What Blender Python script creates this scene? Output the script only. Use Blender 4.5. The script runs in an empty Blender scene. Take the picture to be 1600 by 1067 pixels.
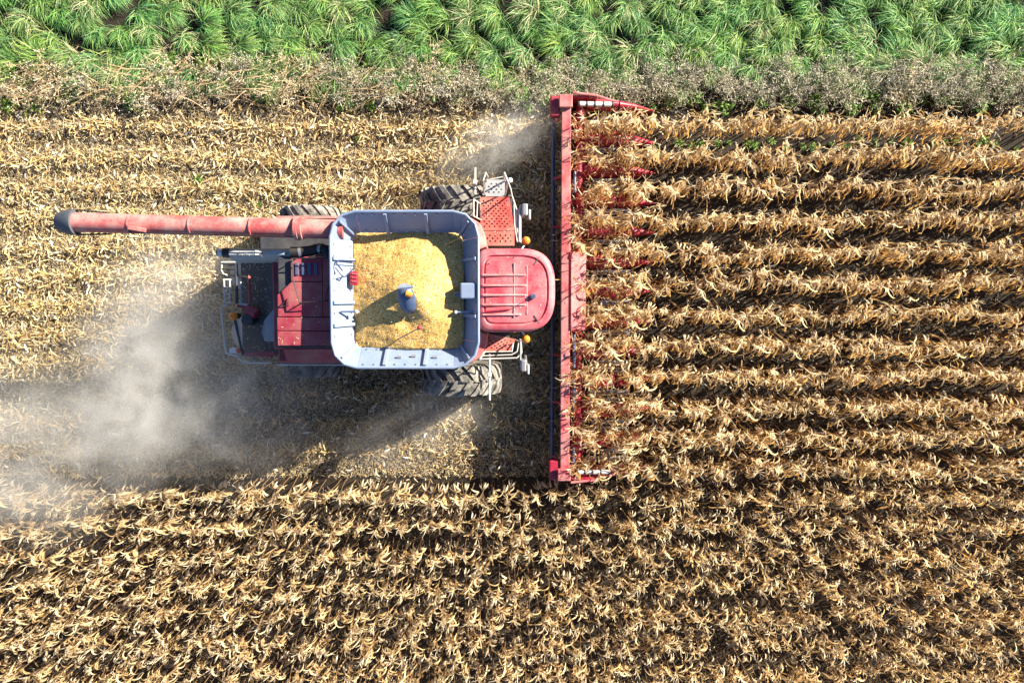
import bpy, math, random
import numpy as np
from mathutils import Vector, Matrix
R = math.radians
random.seed(7)
rng = np.random.default_rng(11)
scene = bpy.context.scene
col = scene.collection

# ------------------------------------------------------------------ camera, sky, sun, exposure
CAM_Z, TILT, FPX = 18.0, R(-3.26), 1071.0
cam_d = bpy.data.cameras.new('camera')
cam_d.sensor_width = 36.0
cam_d.lens = 36.0 * FPX / 1600.0
cam_d.clip_end = 2000
cam = bpy.data.objects.new('camera', cam_d)
cam.location = (0, 0, CAM_Z)
cam.rotation_euler = (TILT, 0, 0)
col.objects.link(cam)
scene.camera = cam

SUN_AZ, SUN_EL = math.atan2(0.50, 0.87), R(26)        # direction to the sun
world = bpy.data.worlds.new('World')
scene.world = world
world.use_nodes = True
wn = world.node_tree
sky = wn.nodes.new('ShaderNodeTexSky')
sky.sky_type = 'NISHITA'
sky.sun_disc = False
sky.sun_elevation = SUN_EL
sky.sun_rotation = math.pi / 2 - SUN_AZ
sky.altitude = 200
sky.ozone_density = 6.0
bg = wn.nodes['Background']
bg.inputs['Strength'].default_value = 0.052
wn.links.new(sky.outputs['Color'], bg.inputs['Color'])
sd = bpy.data.lights.new('sun', 'SUN')
sd.energy = 5.0
sd.angle = R(0.5)
sd.color = (1.0, 0.91, 0.76)
sun = bpy.data.objects.new('sun', sd)
dirv = Vector((math.cos(SUN_EL) * math.cos(SUN_AZ), math.cos(SUN_EL) * math.sin(SUN_AZ), math.sin(SUN_EL)))
sun.rotation_euler = dirv.to_track_quat('Z', 'Y').to_euler()
sun.location = dirv * 40
col.objects.link(sun)
vs = scene.view_settings
vs.view_transform = 'Standard'
vs.look = 'None'
vs.gamma = 1.0
vs.exposure = 1.6
vs.use_curve_mapping = False
scene.cycles.max_bounces = 4
scene.cycles.diffuse_bounces = 2
scene.cycles.transmission_bounces = 3
scene.cycles.glossy_bounces = 2
scene.cycles.transparent_max_bounces = 8
scene.cycles.volume_bounces = 1
scene.cycles.volume_step_rate = 3.0
scene.cycles.volume_max_steps = 64

# ------------------------------------------------------------------ helpers
def at(px, py, z):
    """a measured point of the photograph (1600 px wide) on the level z, in metres"""
    cx, cy, cz = (px - 800) / FPX, -(py - 533.5) / FPX, -1.0
    c, s = math.cos(TILT), math.sin(TILT)
    dy, dz = c * cy - s * cz, s * cy + c * cz
    t = (CAM_Z - z) / -dz
    return Vector((cx * t, dy * t, z))

ORG = {}
def empty(name, loc):
    o = bpy.data.objects.new(name, None)
    o.location = loc
    col.objects.link(o)
    ORG[o] = Vector(loc)
    return o
def tag(o, label=None, cat=None, group=None, kind=None):
    if label: o['label'] = label
    if cat: o['category'] = cat
    if group: o['group'] = group
    if kind: o['kind'] = kind
    return o

class MB:
    def __init__(s): s.v, s.f = [], []
    def add(s, vs, fs):
        n = len(s.v)
        s.v += [Vector(p) for p in vs]
        s.f += [tuple(n + i for i in f) for f in fs]
        return s
    def box(s, lo, hi, rz=0, piv=None):
        x0, y0, z0 = lo; x1, y1, z1 = hi
        P = [Vector(p) for p in [(x0,y0,z0),(x1,y0,z0),(x1,y1,z0),(x0,y1,z0),(x0,y0,z1),(x1,y0,z1),(x1,y1,z1),(x0,y1,z1)]]
        if rz:
            c = Vector(piv) if piv else (P[0] + P[6]) / 2
            M = Matrix.Rotation(rz, 3, 'Z')
            P = [M @ (p - c) + c for p in P]
        return s.add(P, [(3,2,1,0),(4,5,6,7),(0,1,5,4),(1,2,6,5),(2,3,7,6),(3,0,4,7)])
    def slab(s, pts, t):
        """polygon given by its top corners (anticlockwise from above), t thick"""
        P = [Vector(p) for p in pts]
        n = Vector((0,0,0))
        for i in range(len(P)):
            n += P[i].cross(P[(i+1) % len(P)])
        n.normalize()
        k = len(P)
        fs = [tuple(range(k)), tuple(range(2*k-1, k-1, -1))]
        for i in range(k):
            j = (i+1) % k
            fs.append((j, i, k+i, k+j))
        return s.add(P + [p - n*t for p in P], fs)
    def bar(s, a, b, w, h, up=(0,0,1)):
        a, b = Vector(a), Vector(b)
        d = (b-a).normalized(); u = Vector(up)
        sd_ = d.cross(u).normalized(); u = sd_.cross(d).normalized()
        P = []
        for q in (a, b):
            for (i, j) in ((-1,-1),(1,-1),(1,1),(-1,1)):
                P.append(q + sd_*(i*w/2) + u*(j*h/2))
        return s.add(P, [(0,1,2,3)[::-1],(4,5,6,7),(0,4,5,1)[::-1],(1,5,6,2)[::-1],(2,6,7,3)[::-1],(3,7,4,0)[::-1]][:2] +
                     [(0,1,5,4),(1,2,6,5),(2,3,7,6),(3,0,4,7)])
    def tube(s, pts, r, n=8, caps=True):
        P = [Vector(p) for p in pts]
        rs = r if isinstance(r, (list, tuple)) else [r]*len(P)
        rings = []
        prev = None
        for i, p in enumerate(P):
            if i == 0: d = P[1]-P[0]
            elif i == len(P)-1: d = P[-1]-P[-2]
            else: d = (P[i+1]-p).normalized() + (p-P[i-1]).normalized()
            d.normalize()
            if prev is None:
                a = Vector((0,0,1)) if abs(d.z) < .9 else Vector((1,0,0))
                u = (a - d*a.dot(d)).normalized()
            else:
                u = (prev - d*prev.dot(d)).normalized()
            prev = u
            w = d.cross(u)
            rings.append([p + (u*math.cos(2*math.pi*k/n) + w*math.sin(2*math.pi*k/n))*rs[i] for k in range(n)])
        vs_ = [q for rg in rings for q in rg]
        fs = []
        for i in range(len(P)-1):
            for k in range(n):
                fs.append((i*n+k, i*n+(k+1) % n, (i+1)*n+(k+1) % n, (i+1)*n+k))
        if caps:
            fs.append(tuple(range(n))[::-1]); fs.append(tuple((len(P)-1)*n+k for k in range(n)))
        return s.add(vs_, fs)
    def loft(s, rings, closed=True, caps=True):
        n = len(rings[0])
        vs_ = [q for rg in rings for q in rg]
        fs = []
        for i in range(len(rings)-1):
            for k in range(n if closed else n-1):
                fs.append((i*n+k, i*n+(k+1) % n, (i+1)*n+(k+1) % n, (i+1)*n+k))
        if caps:
            fs.append(tuple(range(n))[::-1]); fs.append(tuple((len(rings)-1)*n+k for k in range(n)))
        return s.add(vs_, fs)
    def build(s, name, mat, parent=None, smooth=False, bevel=0, label=None, org=None):
        o0 = ORG[parent] if parent is not None else (Vector(org) if org else Vector((0,0,0)))
        me = bpy.data.meshes.new(name)
        me.from_pydata([tuple(p - o0) for p in s.v], [], s.f)
        me.materials.append(mat)
        if smooth:
            me.polygons.foreach_set('use_smooth', [True]*len(me.polygons))
            me.set_sharp_from_angle(angle=R(40))
        o = bpy.data.objects.new(name, me)
        col.objects.link(o)
        if parent is not None:
            o.parent = parent
        elif org: o.location = o0
        ORG[o] = o0
        if bevel:
            m = o.modifiers.new('bevel', 'BEVEL'); m.width = bevel; m.segments = 2; m.limit_method = 'ANGLE'; m.angle_limit = R(35)
        if label: o['label'] = label
        return o

def np_mesh(name, V, Q, C, mat):
    V = np.ascontiguousarray(V, dtype=np.float32); Q = np.ascontiguousarray(Q, dtype=np.int32)
    me = bpy.data.meshes.new(name)
    me.vertices.add(len(V)); me.vertices.foreach_set('co', V.ravel())
    me.loops.add(Q.size); me.loops.foreach_set('vertex_index', Q.ravel())
    me.polygons.add(len(Q))
    me.polygons.foreach_set('loop_start', np.arange(0, Q.size, 4, dtype=np.int32))
    me.update(calc_edges=True)
    ca = me.color_attributes.new('Col', 'FLOAT_COLOR', 'POINT')
    C4 = np.ones((len(V), 4), dtype=np.float32); C4[:, :3] = C
    ca.data.foreach_set('color', C4.ravel())
    me.polygons.foreach_set('use_smooth', np.ones(len(Q), dtype=bool))
    me.materials.append(mat)
    return me
def np_obj(name, parts, mat):
    V, Q, C, n = [], [], [], 0
    for v, q, c in parts:
        V.append(v); Q.append(q + n); C.append(c); n += len(v)
    me = np_mesh(name, np.concatenate(V), np.concatenate(Q), np.concatenate(C), mat)
    o = bpy.data.objects.new(name, me); col.objects.link(o)
    return o

def ribbons(p0, az, el, seg, width, twist, color, tipcol=None):
    """many bent strips: p0 (n,3), az and el (n,k) headings, seg (n,) step, width (n,k+1) full width, twist (n,k+1)"""
    n, k = az.shape
    d = np.stack([np.cos(el)*np.cos(az), np.cos(el)*np.sin(az), np.sin(el)], -1)
    P = np.concatenate([p0[:, None], p0[:, None] + np.cumsum(d*seg[:, None, None], 1)], 1)
    D = np.concatenate([d, d[:, -1:]], 1)
    A = np.concatenate([az, az[:, -1:]], 1)
    S = np.stack([-np.sin(A), np.cos(A), np.zeros_like(A)], -1)
    N = np.cross(D, S)
    Wv = (S*np.cos(twist)[..., None] + N*np.sin(twist)[..., None])*(width[..., None]/2)
    V = np.stack([P-Wv, P+Wv], 2).reshape(-1, 3)
    base = (np.arange(n)*(k+1)*2)[:, None] + (np.arange(k)*2)[None]
    Q = np.stack([base, base+1, base+3, base+2], -1).reshape(-1, 4)
    if tipcol is None:
        C = np.repeat(color, (k+1)*2, 0)
    else:
        t = np.linspace(0, 1, k+1)[None, :, None]
        C = np.repeat((color[:, None]*(1-t) + tipcol[:, None]*t).reshape(-1, 3), 2, 0)
    return V, Q, C

# ------------------------------------------------------------------ materials
def mat(name):
    m = bpy.data.materials.new(name); m.use_nodes = True
    return m, m.node_tree.nodes, m.node_tree.links
def bsdf(m): return m.node_tree.nodes['Principled BSDF']
def noise(N, L, scale, detail=4, rough=.6, coord=None):
    t = N.new('ShaderNodeTexNoise'); t.inputs['Scale'].default_value = scale
    t.inputs['Detail'].default_value = detail; t.inputs['Roughness'].default_value = rough
    if coord is not None: L.new(coord, t.inputs['Vector'])
    return t
def ramp(N, L, src, p0, p1, c0=(0,0,0,1), c1=(1,1,1,1)):
    r = N.new('ShaderNodeValToRGB'); L.new(src, r.inputs['Fac'])
    r.color_ramp.elements[0].position = p0; r.color_ramp.elements[1].position = p1
    r.color_ramp.elements[0].color = c0; r.color_ramp.elements[1].color = c1
    return r
def mix(N, L, fac, a, b, mode='MIX'):
    x = N.new('ShaderNodeMix'); x.data_type = 'RGBA'; x.blend_type = mode
    for sock, val in ((x.inputs[0], fac), (x.inputs[6], a), (x.inputs[7], b)):
        if hasattr(val, 'links'): L.new(val, sock)
        else: sock.default_value = val
    return x.outputs[2]
def rgb(c): return (c[0], c[1], c[2], 1)

def paint(name, c, dust=.35, rough=.42, metal=0, dcol=(.50,.40,.28), dscale=2.2, scratch=True, coat=0):
    m, N, L = mat(name); b = bsdf(m)
    tc = N.new('ShaderNodeTexCoord'); o = tc.outputs['Object']
    n1 = noise(N, L, dscale, 6, .65, o); n2 = noise(N, L, 38, 3, .7, o); n3 = noise(N, L, 9, 5, .7, o)
    r1 = ramp(N, L, n1.outputs['Fac'], .38, .72)
    r2 = ramp(N, L, n2.outputs['Fac'], .45, .75)
    r3 = ramp(N, L, n3.outputs['Fac'], .62, .70)
    mm = N.new('ShaderNodeMath'); mm.operation = 'MULTIPLY_ADD'
    L.new(r2.outputs['Color'], mm.inputs[0]); mm.inputs[1].default_value = .45; L.new(r1.outputs['Color'], mm.inputs[2])
    m2 = N.new('ShaderNodeMath'); m2.operation = 'MULTIPLY'; m2.use_clamp = True
    L.new(mm.outputs[0], m2.inputs[0]); m2.inputs[1].default_value = dust
    base = mix(N, L, r3.outputs['Color'], rgb(c), rgb([x*.78 for x in c])) if scratch else rgb(c)
    out = mix(N, L, m2.outputs[0], base, rgb(dcol))
    L.new(out, b.inputs['Base Color'])
    rr = N.new('ShaderNodeMath'); rr.operation = 'MULTIPLY_ADD'; L.new(m2.outputs[0], rr.inputs[0])
    rr.inputs[1].default_value = .5; rr.inputs[2].default_value = rough; L.new(rr.outputs[0], b.inputs['Roughness'])
    b.inputs['Metallic'].default_value = metal
    b.inputs['Coat Weight'].default_value = coat
    bp = N.new('ShaderNodeBump'); bp.inputs['Strength'].default_value = .12; bp.inputs['Distance'].default_value = .01
    L.new(n2.outputs['Fac'], bp.inputs['Height']); L.new(bp.outputs[0], b.inputs['Normal'])
    return m

def leafmat(name, trans=.3, rough=.65, var=.25, tint=(1,1,1)):
    m, N, L = mat(name); b = bsdf(m)
    a = N.new('ShaderNodeVertexColor'); a.layer_name = 'Col'
    tc = N.new('ShaderNodeTexCoord')
    n1 = noise(N, L, 30, 2, .6, tc.outputs['Object'])
    r1 = ramp(N, L, n1.outputs['Fac'], .3, .7, (1-var, 1-var, 1-var, 1), (1+var, 1+var, 1+var, 1))
    c = mix(N, L, 1.0, a.outputs['Color'], r1.outputs['Color'], 'MULTIPLY')
    L.new(c, b.inputs['Base Color'])
    b.inputs['Roughness'].default_value = rough
    b.inputs['Specular IOR Level'].default_value = .35
    tr = N.new('ShaderNodeBsdfTranslucent'); L.new(mix(N, L, 1.0, c, rgb(tint), 'MULTIPLY'), tr.inputs['Color'])
    mx = N.new('ShaderNodeMixShader'); mx.inputs[0].default_value = trans
    L.new(b.outputs[0], mx.inputs[1]); L.new(tr.outputs[0], mx.inputs[2])
    L.new(mx.outputs[0], N['Material Output'].inputs['Surface'])
    return m

M = {}
M['roof_red'] = paint('roof red paint', (.56,.045,.072), .62, .38, dcol=(.62,.38,.36), dscale=1.6, coat=.15)
M['deck_red'] = paint('red deck paint', (.55,.06,.05), .55, .5, dcol=(.55,.38,.28))
M['body_red'] = paint('body red paint', (.30,.02,.045), .35, .45, dcol=(.48,.34,.26))
M['auger_red'] = paint('auger red paint', (.46,.07,.07), .75, .5, dcol=(.58,.41,.35))
M['header_red'] = paint('header red paint', (.36,.010,.04), .16, .38, dcol=(.5,.38,.28))
M['rib'] = paint('highlight red rib paint', (.62,.14,.14), .7, .45, dcol=(.72,.50,.47))  # ribs paler than the roof: ridge highlights put into the paint
M['beam_red'] = paint('beam faded red paint', (.44,.05,.065), .62, .5, dcol=(.58,.40,.35))
M['white'] = paint('blued white tank paint', (.19,.26,.40), .20, .42, dcol=(.55,.50,.42))  # white paint darkened and blued so its shaded walls look sky-lit
M['grey'] = paint('grey paint', (.36,.40,.42), .5, .45, dcol=(.45,.42,.36))
M['plate'] = paint('galvanised plate', (.42,.45,.48), .45, .45, .3, dcol=(.5,.45,.38))
M['dark'] = paint('dark grey metal', (.035,.04,.05), .35, .5, dcol=(.20,.17,.14))
M['black'] = paint('black plastic', (.015,.016,.02), .25, .5, dcol=(.16,.13,.10))
M['bluegrey'] = paint('blue grey sheet', (.10,.16,.24), .35, .45, dcol=(.3,.3,.3))
M['spout'] = paint('dark spout rubber', (.06,.075,.095), .3, .5, dcol=(.25,.22,.2))
M['rail'] = paint('pale rail paint', (.60,.58,.53), .4, .45, dcol=(.42,.36,.28))
M['rubber'] = paint('tyre rubber', (.03,.03,.03), .95, .8, dcol=(.42,.39,.33), dscale=3.5)
M['rim'] = paint('wheel rim paint', (.45,.40,.33), .5, .5)
M['steel'] = paint('worn steel', (.45,.46,.48), .35, .35, .7, dcol=(.4,.35,.28))
M['bluesteel'] = paint('blue steel pipe', (.06,.10,.20), .3, .4, .2, dcol=(.3,.28,.26))
M['white_plastic'] = paint('white plastic', (.72,.72,.70), .25, .4)
def lens(name, c):
    m, N, L = mat(name); b = bsdf(m)
    b.inputs['Base Color'].default_value = rgb(c); b.inputs['Roughness'].default_value = .18
    b.inputs['Subsurface Weight'].default_value = .15
    return m
M['amber'] = lens('amber lens', (.85,.27,.03))
M['redlens'] = lens('red reflector', (.7,.12,.08))
m, N, L = mat('cab glass'); b = bsdf(m)
b.inputs['Base Color'].default_value = (.05,.08,.09,1); b.inputs['Roughness'].default_value = .05; b.inputs['Transmission Weight'].default_value = .7; b.inputs['IOR'].default_value = 1.2
M['glass'] = m
M['corn'] = leafmat('dry corn leaf', .42, tint=(1.08,.82,.48))
M['straw'] = leafmat('chopped straw', .15, .7)
M['grass'] = leafmat('grass blade', .32, .5, .2)
M['weed'] = leafmat('weed leaf', .25)

# soil
m, N, L = mat('field soil'); b = bsdf(m)
tc = N.new('ShaderNodeTexCoord'); o = tc.outputs['Object']
n1 = noise(N, L, .7, 6, .6, o); n2 = noise(N, L, 28, 6, .75, o); n3 = noise(N, L, 120, 3, .7, o)
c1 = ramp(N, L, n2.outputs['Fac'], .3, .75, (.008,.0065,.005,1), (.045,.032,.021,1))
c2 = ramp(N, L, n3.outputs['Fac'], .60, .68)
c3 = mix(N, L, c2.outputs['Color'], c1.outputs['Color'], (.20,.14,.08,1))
vc = N.new('ShaderNodeVertexColor'); vc.layer_name = 'Col'
n4 = noise(N, L, 60, 5, .8, o)
c4 = ramp(N, L, n4.outputs['Fac'], .40, .62)
cf = mix(N, L, 1.0, c4.outputs['Color'], vc.outputs['Color'], 'MULTIPLY')
n5 = noise(N, L, 200, 2, .6, o)
c5 = ramp(N, L, n5.outputs['Fac'], .3, .7, (.22,.155,.075,1), (.50,.37,.19,1))
L.new(mix(N, L, cf, c3, c5.outputs['Color']), b.inputs['Base Color']); b.inputs['Roughness'].default_value = .95
bp = N.new('ShaderNodeBump'); bp.inputs['Strength'].default_value = .9; bp.inputs['Distance'].default_value = .04
L.new(n2.outputs['Fac'], bp.inputs['Height']); L.new(bp.outputs[0], b.inputs['Normal'])
M['soil'] = m

# shelled corn
m, N, L = mat('shelled corn'); b = bsdf(m)
tc = N.new('ShaderNodeTexCoord'); o = tc.outputs['Object']
v = N.new('ShaderNodeTexVoronoi'); v.inputs['Scale'].default_value = 44; L.new(o, v.inputs['Vector'])
sep = N.new('ShaderNodeSeparateColor'); L.new(v.outputs['Color'], sep.inputs[0])
r = ramp(N, L, sep.outputs[0], 0.0, 1.0, (.42,.22,.045,1), (.82,.56,.19,1))
e = r.color_ramp.elements.new(.06); e.color = (.46,.26,.06,1)
r.color_ramp.elements[0].color = (.16,.07,.02,1)
e = r.color_ramp.elements.new(.93); e.color = (.80,.54,.18,1)
r.color_ramp.elements[-1].color = (.85,.70,.40,1)
n1 = noise(N, L, 2.6, 4, .6, o)
r2 = ramp(N, L, n1.outputs['Fac'], .35, .7, (.86,.82,.76,1), (1.06,1.06,1.08,1))
L.new(mix(N, L, 1.0, r.outputs['Color'], r2.outputs['Color'], 'MULTIPLY'), b.inputs['Base Color'])
b.inputs['Roughness'].default_value = .5
bp = N.new('ShaderNodeBump'); bp.inputs['Strength'].default_value = 1.0; bp.inputs['Distance'].default_value = .008; bp.invert = True
L.new(v.outputs['Distance'], bp.inputs['Height']); L.new(bp.outputs[0], b.inputs['Normal'])
M['grain'] = m

# ------------------------------------------------------------------ ground
AX = 0.25                                   # the machine's centre line
ROWS = [AX + .03 + .762*(5.5 - i) for i in range(12)]
def ground_h(x, y):
    t = 2*np.pi*(y - ROWS[0])/.762
    return (.025*np.cos(t) + .015*np.sin(x*1.3 + y*.7) + .012*np.sin(x*3.1 - y*2.3))
gx = np.concatenate([[-300, -120, -60, -32], np.arange(-22, 22.01, .16), [32, 60, 120, 300]])
gy = np.concatenate([[-300, -120, -60, -30], np.arange(-15, 15.01, .16), [30, 60, 120, 300]])
X, Y = np.meshgrid(gx, gy)
Z = ground_h(X, Y)*((np.abs(X) < 22.1) & (np.abs(Y) < 15.1))
Z += rng.normal(0, .008, Z.shape)
V = np.stack([X, Y, Z - .02], -1).reshape(-1, 3)
nx, ny = len(gx), len(gy)
I = (np.arange(ny-1)[:, None]*nx + np.arange(nx-1)[None])
Q = np.stack([I, I+1, I+1+nx, I+nx], -1).reshape(-1, 4)
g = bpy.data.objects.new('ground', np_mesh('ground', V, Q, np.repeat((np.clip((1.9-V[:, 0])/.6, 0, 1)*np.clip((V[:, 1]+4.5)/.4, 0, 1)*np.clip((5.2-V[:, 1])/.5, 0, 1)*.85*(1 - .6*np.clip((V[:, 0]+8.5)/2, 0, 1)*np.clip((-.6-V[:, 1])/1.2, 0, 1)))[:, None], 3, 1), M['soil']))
col.objects.link(g)
tag(g, kind='structure')

# ------------------------------------------------------------------ combine harvester
RX = -2.6
comb = empty('combine_harvester', (RX, AX, 0))
tag(comb, 'red combine harvester with a white grain tank full of yellow corn', 'combine harvester')
def P(px, py, z): return at(px, py, z)
def poly(pts, z): return [at(a, b_, z) for a, b_ in pts]

# chassis and body
mb = MB().box((-6.2, AX-.7, .75), (-.2, AX+.7, 1.5)); mb.box((-1.5, AX-1.75, .8), (-1.0, AX+1.75, 1.2)); mb.box((-5.12, AX-1.6, .6), (-4.88, AX+1.6, .8))
mb.build('chassis', M['dark'], comb, bevel=.03)
body = MB().box((-5.25, AX-1.28, 1.45), (-.8, AX+.75, 2.95)).build('body', M['body_red'], comb, bevel=.04)
for s in (-1, 1):
    y0, y1 = sorted((AX+s*1.30, AX+s*1.60))
    MB().box((-5.3, y0, 1.25), (-3.72, y1, 2.55)).build('side_panel', M['body_red'], comb, bevel=.05)
    MB().box((-3.70, y0, 1.25), (-2.3, y1, 2.75)).build('side_panel', M['body_red'], comb, bevel=.05)
    # curved cab-rear fender panels beside the tank
    pts = [at(736, 340, 3.2), at(744, 352, 3.2), at(750, 380, 3.2)]
    rings = []
    for i, (xx, yy, w) in enumerate([(-1.15, 1.52, .16), (-.95, 1.50, .2), (-.78, 1.38, .22), (-.68, 1.15, .22), (-.64, .9, .2)]):
        rings.append([Vector((xx - w/2, AX+s*(yy - w*.3), 3.1)), Vector((xx - w/2, AX+s*(yy - w*.3), 3.45)), Vector((xx + w/2, AX+s*(yy + w*.15), 3.40)), Vector((xx + w/2, AX+s*(yy + w*.15), 2.2))])
    MB().loft(rings if s > 0 else [rg[::-1] for rg in rings]).build('corner_panel', M['auger_red'], comb, smooth=True, bevel=.02)
MB().box((-3.62, AX-1.22, 2.9), (-.78, AX+1.22, 3.58)).build('tank_body', M['body_red'], comb, bevel=.02)

# hood panels over the engine
h = 3.75
hx0, hx1 = at(433, 500, h).x, -3.60
def yy_(py): return at(500, py, h).y
MB().box((hx0+.01, yy_(544), 2.6), (hx1, yy_(402), h-.06)).build('engine_bay', M['dark'], comb, bevel=.02)
MB().slab([(hx0,yy_(540),h), (hx1,yy_(540),h), (hx1,yy_(517.5),h+.01), (hx0,yy_(517.5),h+.01)], .05).build('hood_panel', M['body_red'], comb, bevel=.012)
MB().slab([(hx0,yy_(516.5),h+.01), (hx1,yy_(516.5),h+.01), (hx1,yy_(496),h+.02), (hx0,yy_(496),h+.02)], .05).build('hood_panel', M['body_red'], comb, bevel=.012)
x2, x3 = at(455, 430, h).x, at(504, 430, h).x
MB().slab([(hx0+.02,yy_(494.8),h+.02), (x3,yy_(494.8),h+.02), (x3,yy_(441),h+.03), (x2,yy_(441),h+.03), (hx0+.02,yy_(461),h+.03)], .05).build('hood_panel', M['body_red'], comb, bevel=.015)
hp = MB().slab([(x2,yy_(440),h+.03), (x3,yy_(440),h+.03), (x3,yy_(404),h+.03), (x2,yy_(404),h+.03)], .05).build('hood_panel', M['body_red'], comb, bevel=.015)
for i in range(4):
    MB().box((x2+.10+i*.13, yy_(430), h+.03), (x2+.17+i*.13, yy_(411), h+.065)).build('vent_slat', M['bluesteel'], hp, bevel=.01)
MB().slab([(x3+.012,yy_(494.8),h+.04), (hx1,yy_(494.8),h+.04), (hx1,yy_(404),h+.04), (x3+.012,yy_(404),h+.04)], .05).build('hood_panel', M['body_red'], comb, bevel=.015)
MB().tube(poly([(457,404),(514,402),(515,440),(508,470),(468,473),(458,436),(457,404)], 3.97), .014, 6).build('handrail', M['black'], comb, smooth=True)
for a_, b_ in ((457,404),(514,402),(508,470),(468,473)):
    q = at(a_, b_, 3.97); MB().tube([q, (q.x, q.y, 3.7)], .014, 6).build('rail_post', M['black'], comb)
q = [at(438,478,h+.06), at(450,466,h+.06), at(450,478,h+.06), at(438,478,h+.06)]
MB().tube(q, .012, 6).build('warning_triangle', M['black'], comb)
# side wing of the rear, lower side
MB().slab([(-5.02,-1.36,2.75), (-3.5,-1.36,2.75), (-3.5,-1.02,3.0), (-5.02,-1.02,3.0)], .04).build('side_shield', M['body_red'], comb, bevel=.01)
MB().tube([(-5.3,-1.40,2.62), (-3.4,-1.40,2.62)], .022, 6).build('side_rail', M['rail'], comb)
MB().box((-5.6, 1.01, 2.5), (-.9, 1.86, 2.68)).build('side_shield', M['dark'], comb, bevel=.02)  # dark box widened over red bodywork to imitate the shaded gap
MB().box((-5.2, 1.84, 2.66), (-3.4, 1.90, 2.76)).build('side_edge', M['auger_red'], comb, bevel=.01)

# straw hood and chopper at the rear
mb = MB().slab([(-6.35,-1.2,1.9), (-5.04,-1.2,2.45), (-5.04,1.15,2.45), (-6.35,1.15,1.9)], .06)
mb.box((-6.3, -1.18, .9), (-5.2, -1.12, 1.95)); mb.box((-6.3, 1.07, .9), (-5.2, 1.13, 1.95))
sh = mb.build('straw_hood', M['dark'], comb, bevel=.02)
MB().slab([at(429,480,2.9), at(413,500,2.75), at(408,518,2.7), at(413,533,2.7), at(431,534,2.9)], .04).build('chute', M['bluegrey'], comb, bevel=.012)
MB().box((-6.55, -1.25, .75), (-6.15, 1.2, 1.25)).build('chopper', M['dark'], comb, bevel=.05)
for i, yy in enumerate((-.75, .7)):
    mb = MB(); mb.tube([(-6.65, yy, .62), (-6.65, yy, .75)], .42, 20)
    mb.build('spreader_disc', M['steel'], comb, smooth=True)
z = 2.25
for pts, mm, nm, rr in [
    ([(347,410),(346,423),(349,428),(355,430)], 'rail', 'handrail', .020),
    ([(350,437),(351,473)], 'rail', 'handrail', .020), ([(359,437),(359,473)], 'rail', 'handrail', .020),
    ([(349,437),(361,437)], 'rail', 'ladder_rung', .02), ([(349,449),(361,449)], 'plate', 'ladder_rung', .012), ([(349,461),(361,461)], 'plate', 'ladder_rung', .012), ([(349,473),(362,473)], 'rail', 'ladder_rung', .02),
    ([(355,477),(347,478),(345,486),(347,495),(350,525),(353,550),(357,553)], 'rail', 'handrail', .024),
    ([(357,553),(371,556),(379,566),(422,567)], 'rail', 'handrail', .024),
    ([(371,500),(379,545)], 'rail', 'handrail', .016), ([(346,410),(450,409)], 'rail', 'handrail', .022),
    ([(346,420),(368,421)], 'black', 'cross_bar', .02), ([(346,412),(366,413)], 'black', 'cross_bar', .025), ([(360,429),(388,434)], 'black', 'cross_bar', .03),
    ([(369,412),(370,475)], 'dark', 'upright_bar', .035), ([(389,430),(391,476)], 'body_red', 'upright_bar', .035), ([(376,440),(376,474)], 'plate', 'upright_bar', .02),
    ([(371,478),(392,482)], 'body_red', 'cross_bar', .035), ([(374,475),(388,477)], 'plate', 'cross_bar', .03), ([(366,496),(380,555)], 'dark', 'upright_bar', .035)]:
    MB().tube(poly(pts, z), rr, 8).build(nm, M[mm], comb, smooth=True)
q = at(386, 500, 2.3); MB().tube([(q.x, q.y, 1.9), (q.x, q.y, 2.32)], .13, 16).build('hydraulic_motor', M['dark'], comb, smooth=True)
q = at(392, 487, 2.25); MB().tube([(q.x-.1, q.y+.06, 2.2), (q.x+.14, q.y-.06, 2.25)], .12, 14).build('electric_motor', M['body_red'], comb, smooth=True)
MB().slab([at(379,556,2.3), at(425,558,2.4), at(430,549,2.4), at(382,550,2.3)], .05).build('rear_bracket', M['body_red'], comb, bevel=.01)
def dome(x, y, z, r, hgt, n=14):
    mb = MB(); rings = []
    for i in range(6):
        t = i/5*math.pi/2*.97
        rr = r*math.cos(t)**.7
        rings.append([Vector((x+rr*math.cos(2*math.pi*k/n), y+rr*math.sin(2*math.pi*k/n), z+hgt*math.sin(t))) for k in range(n)])
    return mb.loft(rings)
q = at(364, 494, 2.4)
o = MB().tube([(q.x, q.y, 2.1), (q.x, q.y, 2.36)], .07, 12).build('beacon_base', M['black'], comb, smooth=True)
dome(q.x, q.y, 2.36, .095, .14).build('beacon', M['amber'], o, smooth=True)
q = at(371, 548, 2.3); o = MB().box((q.x-.20, q.y-.06, 2.2), (q.x+.02, q.y+.06, 2.27)).build('tail_lamp', M['white_plastic'], comb, bevel=.02)
dome(q.x+.01, q.y, 2.27, .06, .05).build('lens', M['redlens'], o, smooth=True)

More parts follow.
